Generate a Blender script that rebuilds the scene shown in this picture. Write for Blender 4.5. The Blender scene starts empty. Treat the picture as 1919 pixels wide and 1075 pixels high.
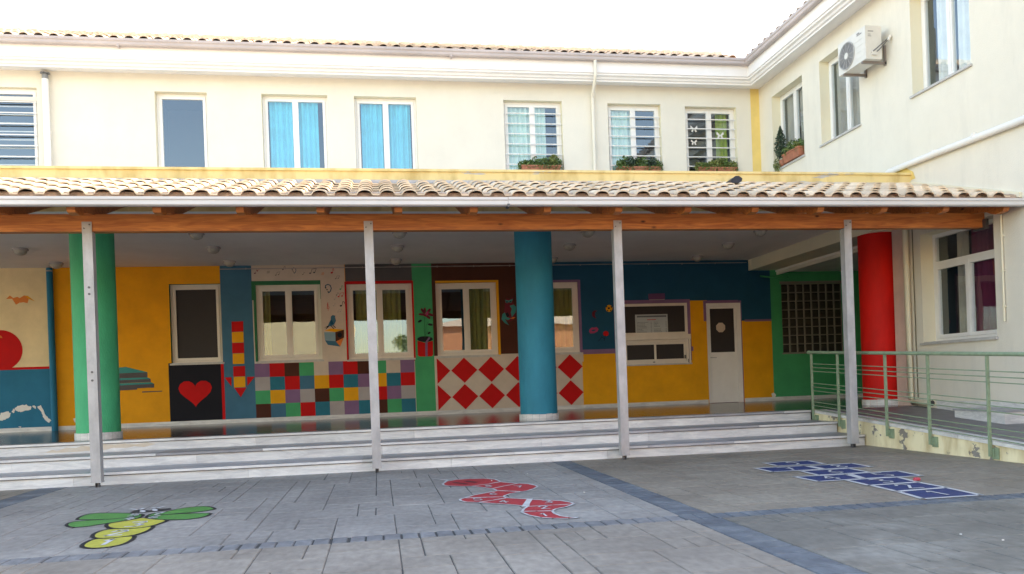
import bpy, math, random
from mathutils import Vector, Matrix
from math import radians, sin, cos, pi, sqrt, floor, hypot
random.seed(7)
S = bpy.context.scene
COL = S.collection

# ------------------------------------------------------------------ camera, sky, sun, exposure
F, PPY, YAW, ROLL, CH, CD = 1510.0, 719.0, 0.1637, -0.0360, 1.068, 10.12
_r = Vector((cos(YAW), -sin(YAW), 0)); _f = Vector((sin(YAW), cos(YAW), 0)); _u = Vector((0, 0, 1))
RV = cos(ROLL)*_r + sin(ROLL)*_u; UV = cos(ROLL)*_u - sin(ROLL)*_r; FV = _f
CP = Vector((0, -CD, CH))
cd = bpy.data.cameras.new('camera'); cam = bpy.data.objects.new('camera', cd); COL.objects.link(cam)
cd.sensor_fit = 'HORIZONTAL'; cd.sensor_width = 36; cd.lens = F/1919*36
cd.shift_y = (PPY-537.5)/1919; cd.clip_start = 0.05; cd.clip_end = 500
M = Matrix((RV, UV, -FV)).transposed().to_4x4(); M.translation = CP; cam.matrix_world = M
S.camera = cam
SUN_AZ, SUN_EL = radians(20), radians(26)          # azimuth from +X towards +Y
w = bpy.data.worlds.new('World'); S.world = w; w.use_nodes = True
nt = w.node_tree; nt.nodes.clear()
sky = nt.nodes.new('ShaderNodeTexSky'); sky.sky_type = 'NISHITA'; sky.sun_disc = False
sky.sun_elevation = SUN_EL; sky.sun_rotation = radians(90)-SUN_AZ
sky.air_density = 1.0; sky.dust_density = 1.0; sky.ozone_density = 2.5
bg = nt.nodes.new('ShaderNodeBackground'); bg.inputs[1].default_value = 0.14
wo = nt.nodes.new('ShaderNodeOutputWorld')
nt.links.new(sky.outputs[0], bg.inputs[0]); nt.links.new(bg.outputs[0], wo.inputs[0])
sl = bpy.data.lights.new('sun', 'SUN'); sl.energy = 3.6; sl.angle = radians(0.53); sl.color = (1, 0.93, 0.82)
so = bpy.data.objects.new('sun', sl); COL.objects.link(so); so.location = (0, 0, 30)
sd = Vector((cos(SUN_AZ)*cos(SUN_EL), sin(SUN_AZ)*cos(SUN_EL), sin(SUN_EL)))
so.rotation_euler = sd.to_track_quat('Z', 'Y').to_euler()
S.view_settings.view_transform = 'Standard'; S.view_settings.look = 'None'
S.view_settings.exposure = 2.62; S.view_settings.gamma = 1
S.view_settings.use_white_balance = True; S.view_settings.white_balance_temperature = 9600; S.view_settings.white_balance_tint = 14
S.cycles.max_bounces = 8; S.cycles.diffuse_bounces = 7; S.cycles.transparent_max_bounces = 12
S.cycles.use_denoising = True

# ------------------------------------------------------------------ measuring helpers (photo pixel -> point on a known plane)
def ray(x, y): return FV + RV*((x-960)/F) - UV*((y-PPY)/F)
def onY(x, y, Y): d = ray(x, y); return CP + d*((Y-CP.y)/d.y)
def onZ(x, y, Z): d = ray(x, y); return CP + d*((Z-CP.z)/d.z)
def onX(x, y, X): d = ray(x, y); return CP + d*((X-CP.x)/d.x)

# ------------------------------------------------------------------ layout (metres)
YW = 7.0        # back wall of both storeys
XW = 8.75       # inner wall of the side wing
YS = 1.9        # front edge of the arcade slab
ZF = 0.47       # arcade floor
ZC = 3.68       # arcade ceiling
ZT = 4.26       # top of the slab edge
ZCOR = 7.54     # underside of the cornice

# ------------------------------------------------------------------ materials
def N(t, typ, **kw):
    n = t.nodes.new(typ)
    for k, v in kw.items(): setattr(n, k, v)
    return n
_mc = {}
def mat(name, col, rough=.7, var=.10, scale=2.5, bump=.0, bscale=60, metal=0, spec=.5, stretch=(1, 1, 1), island=0, col2=None, dirt=0):
    if name in _mc: return _mc[name]
    m = bpy.data.materials.new(name); m.use_nodes = True; t = m.node_tree
    b = t.nodes['Principled BSDF']; L = t.links.new
    b.inputs['Roughness'].default_value = rough; b.inputs['Metallic'].default_value = metal
    b.inputs['Specular IOR Level'].default_value = spec
    tc = N(t, 'ShaderNodeTexCoord'); mp = N(t, 'ShaderNodeMapping'); mp.inputs['Scale'].default_value = stretch
    L(tc.outputs['Object'], mp.inputs[0])
    n1 = N(t, 'ShaderNodeTexNoise'); n1.inputs['Scale'].default_value = scale; n1.inputs['Detail'].default_value = 8; n1.inputs['Roughness'].default_value = .65
    L(mp.outputs[0], n1.inputs[0])
    rp = N(t, 'ShaderNodeValToRGB'); e = rp.color_ramp.elements; e[0].position = .28; e[1].position = .72
    c2 = col2 if col2 else tuple(c*(1-var*1.6) for c in col)
    e[0].color = (*c2, 1); e[1].color = (*[min(1, c*(1+var*.4)) for c in col], 1)
    L(n1.outputs[0], rp.inputs[0]); out = rp.outputs[0]
    if dirt:
        n3 = N(t, 'ShaderNodeTexNoise'); n3.inputs['Scale'].default_value = 1.1; n3.inputs['Detail'].default_value = 9; n3.inputs['Roughness'].default_value = .7
        mp3 = N(t, 'ShaderNodeMapping'); mp3.inputs['Scale'].default_value = (2.2, 2.2, .45); L(tc.outputs['Object'], mp3.inputs[0]); L(mp3.outputs[0], n3.inputs[0])
        r3 = N(t, 'ShaderNodeValToRGB'); r3.color_ramp.elements[0].position = .50; r3.color_ramp.elements[1].position = .78
        r3.color_ramp.elements[0].color = (0, 0, 0, 1); r3.color_ramp.elements[1].color = (dirt, dirt, dirt, 1); L(n3.outputs[0], r3.inputs[0])
        mx = N(t, 'ShaderNodeMixRGB'); mx.inputs[2].default_value = (.46, .44, .40, 1); L(r3.outputs[0], mx.inputs[0]); L(out, mx.inputs[1]); out = mx.outputs[0]
    if island:
        g = N(t, 'ShaderNodeNewGeometry'); h = N(t, 'ShaderNodeHueSaturation')
        mr = N(t, 'ShaderNodeMapRange'); mr.inputs[3].default_value = 1-island; mr.inputs[4].default_value = 1+island
        L(g.outputs['Random Per Island'], mr.inputs[0]); L(mr.outputs[0], h.inputs['Value']); L(out, h.inputs['Color']); out = h.outputs[0]
    L(out, b.inputs['Base Color'])
    if bump:
        n2 = N(t, 'ShaderNodeTexNoise'); n2.inputs['Scale'].default_value = bscale; n2.inputs['Detail'].default_value = 5
        L(mp.outputs[0], n2.inputs[0])
        bp = N(t, 'ShaderNodeBump'); bp.inputs['Strength'].default_value = bump; bp.inputs['Distance'].default_value = .02
        L(n2.outputs[0], bp.inputs['Height']); L(bp.outputs[0], b.inputs['Normal'])
    _mc[name] = m; return m

def two_tone(name, colA, colB, th=.55, sc=1.6, stretch=(1, 1, 1), rough=.8, grime=None, edge=.015):
    m = bpy.data.materials.new(name); m.use_nodes = True; t = m.node_tree; b = t.nodes['Principled BSDF']; L = t.links.new
    b.inputs['Roughness'].default_value = rough
    tc = N(t, 'ShaderNodeTexCoord'); mp = N(t, 'ShaderNodeMapping'); mp.inputs['Scale'].default_value = stretch; L(tc.outputs['Object'], mp.inputs[0])
    n1 = N(t, 'ShaderNodeTexNoise'); n1.inputs['Scale'].default_value = sc; n1.inputs['Detail'].default_value = 10; n1.inputs['Roughness'].default_value = .62
    L(mp.outputs[0], n1.inputs[0])
    rp = N(t, 'ShaderNodeValToRGB'); e = rp.color_ramp.elements; e[0].position = th; e[1].position = th+edge
    e[0].color = (*colA, 1); e[1].color = (*colB, 1); L(n1.outputs[0], rp.inputs[0])
    n2 = N(t, 'ShaderNodeTexNoise'); n2.inputs['Scale'].default_value = 5; n2.inputs['Detail'].default_value = 9
    mp2 = N(t, 'ShaderNodeMapping'); mp2.inputs['Scale'].default_value = (1, 1, .35); L(tc.outputs['Object'], mp2.inputs[0]); L(mp2.outputs[0], n2.inputs[0])
    r2 = N(t, 'ShaderNodeValToRGB'); r2.color_ramp.elements[0].position = .45; r2.color_ramp.elements[1].position = .72
    r2.color_ramp.elements[0].color = (1, 1, 1, 1); g = grime if grime else (.75, .73, .68); r2.color_ramp.elements[1].color = (*g, 1)
    L(n2.outputs[0], r2.inputs[0])
    mx = N(t, 'ShaderNodeMixRGB', blend_type='MULTIPLY'); mx.inputs[0].default_value = 1; L(rp.outputs[0], mx.inputs[1]); L(r2.outputs[0], mx.inputs[2])
    L(mx.outputs[0], b.inputs['Base Color'])
    bp = N(t, 'ShaderNodeBump'); bp.inputs['Strength'].default_value = .5; bp.inputs['Distance'].default_value = .01
    L(rp.outputs[0], bp.inputs['Height']); L(bp.outputs[0], b.inputs['Normal'])
    return m

def glass_mat():
    m = bpy.data.materials.new('window_glass'); m.use_nodes = True; t = m.node_tree; t.nodes.clear(); L = t.links.new
    o = N(t, 'ShaderNodeOutputMaterial'); mx = N(t, 'ShaderNodeMixShader'); tr = N(t, 'ShaderNodeBsdfTransparent'); gl = N(t, 'ShaderNodeBsdfGlossy')
    gl.inputs['Roughness'].default_value = .01; gl.inputs['Color'].default_value = (.76, .90, 1, 1); tr.inputs[0].default_value = (.93, .95, .95, 1)
    fr = N(t, 'ShaderNodeFresnel'); fr.inputs[0].default_value = 2.35
    tc = N(t, 'ShaderNodeTexCoord'); nz = N(t, 'ShaderNodeTexNoise'); nz.inputs['Scale'].default_value = 1.6
    bp = N(t, 'ShaderNodeBump'); bp.inputs['Strength'].default_value = .05; bp.inputs['Distance'].default_value = .02
    L(tc.outputs['Object'], nz.inputs[0]); L(nz.outputs[0], bp.inputs['Height']); L(bp.outputs[0], gl.inputs['Normal'])
    ge = N(t, 'ShaderNodeNewGeometry'); iv = N(t, 'ShaderNodeMath', operation='SUBTRACT'); iv.inputs[0].default_value = 1; L(ge.outputs['Backfacing'], iv.inputs[1])
    mu = N(t, 'ShaderNodeMath', operation='MULTIPLY'); L(fr.outputs[0], mu.inputs[0]); L(iv.outputs[0], mu.inputs[1])
    L(mu.outputs[0], mx.inputs[0]); L(tr.outputs[0], mx.inputs[1]); L(gl.outputs[0], mx.inputs[2]); L(mx.outputs[0], o.inputs[0])
    return m

def wood_mat():
    m = bpy.data.materials.new('stained_timber'); m.use_nodes = True; t = m.node_tree; b = t.nodes['Principled BSDF']; L = t.links.new
    b.inputs['Roughness'].default_value = .5
    tc = N(t, 'ShaderNodeTexCoord'); mp = N(t, 'ShaderNodeMapping'); mp.inputs['Scale'].default_value = (.9, 9, 9); L(tc.outputs['Object'], mp.inputs[0])
    n1 = N(t, 'ShaderNodeTexNoise'); n1.inputs['Scale'].default_value = 2.4; n1.inputs['Detail'].default_value = 8; n1.inputs['Distortion'].default_value = 1.2; L(mp.outputs[0], n1.inputs[0])
    rp = N(t, 'ShaderNodeValToRGB'); e = rp.color_ramp.elements; e[0].position = .3; e[1].position = .75
    e[0].color = (.33, .085, .022, 1); e[1].color = (.66, .24, .065, 1); L(n1.outputs[0], rp.inputs[0])
    vo = N(t, 'ShaderNodeTexVoronoi'); vo.inputs['Scale'].default_value = 2.3; mp2 = N(t, 'ShaderNodeMapping'); mp2.inputs['Scale'].default_value = (1, 1, 2.2)
    L(tc.outputs['Object'], mp2.inputs[0]); L(mp2.outputs[0], vo.inputs[0])
    r2 = N(t, 'ShaderNodeValToRGB'); r2.color_ramp.elements[0].position = .035; r2.color_ramp.elements[1].position = .11
    r2.color_ramp.elements[0].color = (.12, .07, .05, 1); r2.color_ramp.elements[1].color = (1, 1, 1, 1); L(vo.outputs[0], r2.inputs[0])
    mx = N(t, 'ShaderNodeMixRGB', blend_type='MULTIPLY'); mx.inputs[0].default_value = 1; L(rp.outputs[0], mx.inputs[1]); L(r2.outputs[0], mx.inputs[2])
    L(mx.outputs[0], b.inputs['Base Color']); return m

def marble_mat(name, colA, colB, rough=.35, island=.08):
    m = bpy.data.materials.new(name); m.use_nodes = True; t = m.node_tree; b = t.nodes['Principled BSDF']; L = t.links.new
    b.inputs['Roughness'].default_value = rough
    tc = N(t, 'ShaderNodeTexCoord'); mp = N(t, 'ShaderNodeMapping'); mp.inputs['Scale'].default_value = (1, 2, 6); mp.inputs['Rotation'].default_value = (0, .13, 0)
    L(tc.outputs['Object'], mp.inputs[0])
    n1 = N(t, 'ShaderNodeTexNoise'); n1.inputs['Scale'].default_value = 2.2; n1.inputs['Detail'].default_value = 12; n1.inputs['Roughness'].default_value = .72; n1.inputs['Distortion'].default_value = .9
    L(mp.outputs[0], n1.inputs[0])
    rp = N(t, 'ShaderNodeValToRGB'); e = rp.color_ramp.elements; e[0].position = .33; e[1].position = .62
    e[0].color = (*colB, 1); e[1].color = (*colA, 1); L(n1.outputs[0], rp.inputs[0])
    g = N(t, 'ShaderNodeNewGeometry'); h = N(t, 'ShaderNodeHueSaturation'); mr = N(t, 'ShaderNodeMapRange'); mr.inputs[3].default_value = 1-island; mr.inputs[4].default_value = 1+island
    L(g.outputs['Random Per Island'], mr.inputs[0]); L(mr.outputs[0], h.inputs['Value']); L(rp.outputs[0], h.inputs['Color']); L(h.outputs[0], b.inputs['Base Color'])
    return m

CREAM = mat('cream_render', (.72, .685, .605), .85, .05, 1.2, .3, 70, dirt=.10)
CREAMW = mat('cream_wing_render', (.74, .69, .60), .85, .05, 1.2, .3, 70, dirt=.32)
CREAMD = mat('cream_reveal', (.78, .72, .56), .85, .05, 1.2, .2, 90)
WHITE = mat('white_cornice_paint', (.80, .78, .78), .6, .04, 2)
PVC = mat('white_plastic_frame', (.78, .77, .76), .35, .04, 4)
PVCB = mat('beige_plastic_frame', (.70, .64, .57), .4, .05, 4)
YELL = two_tone('flaking_yellow_paint', (.77, .61, .30), (.52, .51, .50), .63, 2.2, (.55, 1, 3.5), grime=(.72, .66, .55))
YELLP = mat('yellow_paint', (.78, .57, .20), .8, .1, 2, .1)
PEEL = two_tone('peeling_cream_plaster', (.82, .73, .50), (.27, .25, .235), .565, 3.0, (1, 1, 1.3), grime=(.62, .54, .44))
GLASS = glass_mat()
WOOD = wood_mat()
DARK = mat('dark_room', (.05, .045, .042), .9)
SCREEN = mat('dark_insect_screen', (.028, .022, .022), .7, .1, 30)
STEEL = mat('galvanised_steel', (.46, .46, .48), .45, .20, 6, .1, 40, metal=.25, stretch=(1, 1, .5))
STEELD = mat('dark_steel', (.13, .13, .14), .5, metal=.6)
GUT = mat('painted_metal_gutter', (.68, .66, .66), .4, .10, 1.4, stretch=(.5, 1, 1))
GUTU = mat('upper_painted_gutter', (.50, .43, .42), .45, .15, 1.4, stretch=(.5, 1, 1))
MARB = marble_mat('white_grey_marble', (.72, .71, .70), (.46, .46, .475), .5, .10)
MARBD = marble_mat('grey_marble_tread', (.40, .40, .42), (.22, .23, .26), .4, .25)
SILL = mat('marble_sill', (.50, .49, .48), .4, .15, 8)
FLOOR = mat('polished_dark_terrazzo', (.075, .066, .062), .16, .25, 9, col2=(.05, .045, .045))
CEIL = mat('grey_white_ceiling_paint', (.86, .82, .80), .9, .08, .8)
TILE = mat('clay_roof_tile', (.74, .60, .46), .55, .22, 12, .3, 90, island=.20, col2=(.60, .47, .35))
TILEU = mat('upper_clay_roof_tile', (.74, .60, .49), .6, .22, 12, .3, 90, island=.14, col2=(.58, .44, .34))
TERRA = mat('terracotta', (.42, .15, .09), .7, .2, 14)
LEAF = mat('leaf_green', (.09, .17, .045), .55, .3, 12, island=.45)
LEAFL = mat('leaf_light_green', (.16, .20, .05), .55, .3, 12, island=.35)
LEAFD = mat('cypress_green', (.045, .085, .05), .6, .3, 12, island=.4)
RAILM = mat('pale_green_rail_paint', (.24, .33, .22), .55, .22, 9, .1, 60, col2=(.17, .23, .15))
P = {k: mat('paint_'+k, c, .75, .11, 2.2, .22, 90, spec=.18) for k, c in {
    'orange': (.83, .345, .025), 'cream': (.80, .63, .39), 'tealblue': (.008, .17, .29), 'steelblue': (.045, .16, .25),
    'beige': (.62, .51, .43), 'grey': (.105, .095, .098), 'green': (.035, .36, .155), 'brown': (.085, .026, .016),
    'red': (.60, .010, .012), 'darkblue': (.006, .085, .16), 'yellow': (.83, .37, .025), 'purple': (.24, .13, .25),
    'black': (.012, .012, .018), 'teal': (.01, .17, .24), 'lightgrey': (.40, .36, .36), 'darkgreen': (.02, .16, .07),
    'tealgreen': (.03, .26, .25), 'coral': (.75, .22, .06), 'white': (.75, .73, .70), 'pink': (.45, .06, .16),
    'pinkbounce': (.68, .50, .44), 'skyblue': (.22, .37, .45), 'maroon': (.16, .02, .035), 'olive': (.17, .15, .10)}.items()}
COLG = mat('column_green_paint', (.03, .44, .22), .6, .16, 3.0, .28, 60, spec=.22, stretch=(1, 1, .4))
COLB = mat('column_blue_paint', (.006, .225, .33), .6, .16, 3.0, .28, 60, spec=.22, stretch=(1, 1, .4))
COLR = mat('column_red_paint', (.68, .010, .008), .6, .16, 3.0, .28, 60, spec=.22, stretch=(1, 1, .4))

# ------------------------------------------------------------------ mesh builder
WLOC = {}
class MB:
    def __init__(s): s.v = []; s.f = []; s.m = []; s.sm = []
    def add(s, vs, fs, mi=0, smooth=False):
        o = len(s.v); s.v += [tuple(p) for p in vs]
        for f in fs: s.f.append([i+o for i in f]); s.m.append(mi); s.sm.append(smooth)
    def box(s, x0, x1, y0, y1, z0, z1, mi=0):
        s.add([(x0,y0,z0),(x1,y0,z0),(x1,y1,z0),(x0,y1,z0),(x0,y0,z1),(x1,y0,z1),(x1,y1,z1),(x0,y1,z1)],
              [(0,3,2,1),(4,5,6,7),(0,1,5,4),(1,2,6,5),(2,3,7,6),(3,0,4,7)], mi)
    def pbox(s, T, u0, u1, v0, v1, w0, w1, mi=0):
        c = [T(u, v, ww) for ww in (w0, w1) for v in (v0, v1) for u in (u0, u1)]
        s.add(c, [(0,1,3,2),(4,6,7,5),(0,4,5,1),(2,3,7,6),(0,2,6,4),(1,5,7,3)], mi)
    def quad(s, a, b, c, d, mi=0): s.add([a, b, c, d], [(0, 1, 2, 3)], mi)
    def tube(s, pts, r, n=10, mi=0, cap=True):
        pts = [Vector(p) for p in pts]; rings = []
        for i, p in enumerate(pts):
            a = pts[max(i-1, 0)]; b = pts[min(i+1, len(pts)-1)]; d = (b-a).normalized()
            up = Vector((0, 0, 1)) if abs(d.z) < .9 else Vector((0, 1, 0))
            x = d.cross(up).normalized(); y = x.cross(d).normalized(); rr = r[i] if isinstance(r, (list, tuple)) else r
            rings.append([p+x*cos(2*pi*k/n)*rr+y*sin(2*pi*k/n)*rr for k in range(n)])
        vs = [q for R_ in rings for q in R_]; fs = []
        for i in range(len(pts)-1):
            for k in range(n): fs.append((i*n+k, i*n+(k+1) % n, (i+1)*n+(k+1) % n, (i+1)*n+k))
        s.add(vs, fs, mi, True)
        if cap: s.add(rings[0], [tuple(range(n))], mi); s.add(rings[-1], [tuple(range(n-1, -1, -1))], mi)
    def lathe(s, c, prof, n=32, mi=0, smooth=True):
        vs = [(c[0]+r*cos(2*pi*k/n), c[1]+r*sin(2*pi*k/n), z) for r, z in prof for k in range(n)]; fs = []
        for i in range(len(prof)-1):
            for k in range(n): fs.append((i*n+k, i*n+(k+1) % n, (i+1)*n+(k+1) % n, (i+1)*n+k))
        s.add(vs, fs, mi, smooth)
    def prism(s, poly, fn, t0, t1, mi=0):
        n = len(poly); vs = [fn(p, t0) for p in poly]+[fn(p, t1) for p in poly]
        s.add(vs, [tuple(range(n)), tuple(range(2*n-1, n-1, -1))]+[(i, i+n, (i+1) % n+n, (i+1) % n) for i in range(n)], mi)
    def build(s, name, mats, parent=None, label=None, cat=None, group=None, kind=None, at=None):
        if not isinstance(mats, (list, tuple)): mats = [mats]
        o0 = Vector(at) if at is not None else (WLOC[parent.name] if parent else Vector((0, 0, 0)))
        me = bpy.data.meshes.new(name); me.from_pydata([tuple(Vector(p)-o0) for p in s.v], [], s.f)
        for mm in mats: me.materials.append(mm)
        me.polygons.foreach_set('material_index', s.m); me.polygons.foreach_set('use_smooth', s.sm); me.update()
        o = bpy.data.objects.new(name, me); COL.objects.link(o)
        if parent: o.parent = parent; o.location = o0-WLOC[parent.name]
        else: o.location = o0
        WLOC[o.name] = o0
        tag(o, label, cat, group, kind); return o
def tag(o, label=None, cat=None, group=None, kind=None):
    for k, v in (('label', label), ('category', cat), ('group', group), ('kind', kind)):
        if v: o[k] = v
def thing(name, loc, label, cat, group=None):
    o = bpy.data.objects.new(name, None); COL.objects.link(o); o.location = loc; o.empty_display_size = .2
    WLOC[o.name] = Vector(loc); tag(o, label, cat, group); return o
def TY(y): return lambda u, v, ww: (u, y+ww, v)          # wall facing -Y: u=X, v=Z, w into the wall
def TX(x): return lambda u, v, ww: (x+ww, -u, v)         # wall facing -X: u=-Y

def wall(mb, T, u0, u1, v0, v1, holes, regions, default, th=.25, revmat=None, extra=()):
    """wall face with rectangular holes, reveals and rectangular colour fields"""
    us = {u0, u1}; vs = {v0, v1}
    for h in holes: us |= {h[0], h[1]}; vs |= {h[2], h[3]}
    for r in regions: us |= {r[0], r[1]}; vs |= {r[2], r[3]}
    us = sorted(x for x in us if u0-1e-6 <= x <= u1+1e-6); vs = sorted(x for x in vs if v0-1e-6 <= x <= v1+1e-6)
    us = [x for i, x in enumerate(us) if i == 0 or x-us[i-1] > 1e-4]; vs = [x for i, x in enumerate(vs) if i == 0 or x-vs[i-1] > 1e-4]
    for i in range(len(us)-1):
        for j in range(len(vs)-1):
            cu = (us[i]+us[i+1])/2; cv = (vs[j]+vs[j+1])/2
            if any(h[0] < cu < h[1] and h[2] < cv < h[3] for h in holes): continue
            mi = default
            for r in regions:
                if r[0] < cu < r[1] and r[2] < cv < r[3]: mi = r[4]
            mb.quad(T(us[i], vs[j], 0), T(us[i+1], vs[j], 0), T(us[i+1], vs[j+1], 0), T(us[i], vs[j+1], 0), mi)
    for k, h in enumerate(holes):
        mi = revmat[k] if revmat else default
        a, b, c, d = h[:4]
        mb.quad(T(a, c, 0), T(a, d, 0), T(a, d, th), T(a, c, th), mi); mb.quad(T(b, c, 0), T(b, c, th), T(b, d, th), T(b, d, 0), mi)
        mb.quad(T(a, d, 0), T(b, d, 0), T(b, d, th), T(a, d, th), mi); mb.quad(T(a, c, 0), T(a, c, th), T(b, c, th), T(b, c, 0), mi)

def frame_boxes(mb, T, u0, u1, v0, v1, wd, w0, w1, mi=0):
    mb.pbox(T, u0, u1, v1-wd, v1, w0, w1, mi); mb.pbox(T, u0, u1, v0, v0+wd, w0, w1, mi)
    mb.pbox(T, u0, u0+wd, v0+wd, v1-wd, w0, w1, mi); mb.pbox(T, u1-wd, u1, v0+wd, v1-wd, w0, w1, mi)

def curtain_mesh(T, u0, u1, v0, v1, ww, amp=.03, wl=.11):
    mb = MB(); n = max(8, int((u1-u0)/wl*8)); ph = random.random()*6
    top = []; bot = []
    for i in range(n+1):
        u = u0+(u1-u0)*i/n; a = amp*(sin(2*pi*(u-u0)/wl+ph)+.5*sin(2*pi*(u-u0)/(wl*2.3)+ph*2))
        top.append(T(u, v1, ww+a)); bot.append(T(u+.01*sin(i*.7), v0, ww+a*1.25))
    mb.add(top+bot, [(n+1+i, n+2+i, i+1, i) for i in range(n)], 0, True); return mb

def window(parent, T, u0, u1, v0, v1, depth=.16, sashes=2, frame=PVC, curtains=(), bars=None, sill=None, label=None, pane=GLASS, room=1.1, fw=.045, sw=.055, transom=None, name='window', splits=None):
    m = MB(); g = .002
    frame_boxes(m, T, u0+g, u1-g, v0+g, v1-g, fw, depth, depth+.07)
    iu0, iu1, iv0, iv1 = u0+fw+g, u1-fw-g, v0+fw+g, v1-fw-g
    if transom:
        m.pbox(T, iu0, iu1, transom, transom+.07, depth, depth+.07)
        iv1 = transom
    gl = MB()
    if transom: gl.pbox(T, iu0, iu1, transom+.07, v1-fw-g, depth+.03, depth+.04)
    ed = splits if splits else [iu0+(iu1-iu0)*k/sashes for k in range(sashes+1)]
    for k in range(len(ed)-1):
        a, b = ed[k]+.003, ed[k+1]-.003
        frame_boxes(m, T, a, b, iv0+.003, iv1-.003, sw, depth-.012, depth+.05)
        gl.pbox(T, a+sw, b-sw, iv0+sw+.003, iv1-sw-.003, depth+.015, depth+.028)
    if len(ed) == 3: m.pbox(T, ed[1]-.022, ed[1]+.022, iv0+.004, iv1-.004, depth-.022, depth-.013)
    o = m.build(name, frame, parent, label)
    gl.build('pane', pane, o)
    for (a, b, mt) in curtains:
        curtain_mesh(T, a, b, v0+.03, v1-.05, depth+.10).build('curtain', mt, o)
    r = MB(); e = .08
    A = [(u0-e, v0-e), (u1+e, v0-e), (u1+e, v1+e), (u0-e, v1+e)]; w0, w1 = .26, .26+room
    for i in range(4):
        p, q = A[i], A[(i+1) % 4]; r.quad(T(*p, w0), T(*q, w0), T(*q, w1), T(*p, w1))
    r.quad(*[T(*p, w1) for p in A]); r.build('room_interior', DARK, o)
    if bars:
        z0, z1, n, ua, ub = bars; b = MB()
        for k in range(n):
            z = z0+(z1-z0)*k/(n-1); b.tube([T(ua, z, depth-.07), T(ub, z, depth-.07)], .013, 8)
        for uu in (ua+.03, ub-.03): b.tube([T(uu, z0, depth-.07), T(uu, z1, depth-.07)], .008, 6)
        b.build('security_bars', PVC, o)
    if sill:
        sb = MB(); sb.pbox(T, u0-.03, u1+.03, v0-.035, v0-.001, -sill, -.002); sb.pbox(T, u0+.002, u1-.002, v0-.03, v0+.012, 0, depth-.002)
        sb.build('sill', SILL, o)
    return o

def tiles(mb, P0, ud, vd, nrm, nu, nv, pitch=.27, course=.36, hgt=.075, jit=.006):
    """interlocking clay tiles: every tile is its own little shell, laid in courses up the slope"""
    ud, vd, nrm, P0 = map(Vector, (ud, vd, nrm, P0)); K = 10
    prof = [(t/ K) for t in range(K+1)]
    for j in range(nv):
        for i in range(nu):
            ju, jv, jn = random.uniform(-jit, jit), random.uniform(-jit, jit)*1.6, random.uniform(0, jit)
            rows = []
            for (vv, lift) in ((0, .038), (course+.03, .004)):
                row = []
                for t in prof:
                    u = t*pitch*1.02; x = (t-.36)/.34
                    h = hgt*sqrt(max(0, 1-x*x)) if abs(x) < 1 else 0
                    row.append(P0+ud*(i*pitch+u+ju)+vd*(j*course+vv+jv)+nrm*(h+lift+jn))
                rows.append(row)
            lip = [p-nrm*.018 for p in rows[0]]
            vs = lip+rows[0]+rows[1]; fs = []
            for r_ in range(2):
                for t in range(K): a = r_*(K+1)+t; fs.append((a, a+1, a+K+2, a+K+1))
            mb.add(vs, fs, 0, False)
            # keep the curved top smooth
            for q in range(len(mb.sm)-K, len(mb.sm)): mb.sm[q] = True

def leaves(mb, c, rad, n, size=.03, mi=0, shape=None):
    for _ in range(n):
        while True:
            d = Vector((random.uniform(-1, 1), random.uniform(-1, 1), random.uniform(-1, 1)))
            if d.length < 1: break
        if shape: d = shape(d)
        p = Vector(c)+Vector((d.x*rad[0], d.y*rad[1], d.z*rad[2]))
        a = Vector((random.uniform(-1, 1), random.uniform(-1, 1), random.uniform(-.6, 1))).normalized()
        b = a.cross(Vector((random.uniform(-1, 1), random.uniform(-1, 1), random.uniform(-1, 1)))).normalized()
        s = size*random.uniform(.6, 1.3)
        mb.add([p-a*s, p+b*s*.42, p+a*s, p-b*s*.42], [(0, 1, 2, 3)], mi)

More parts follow.
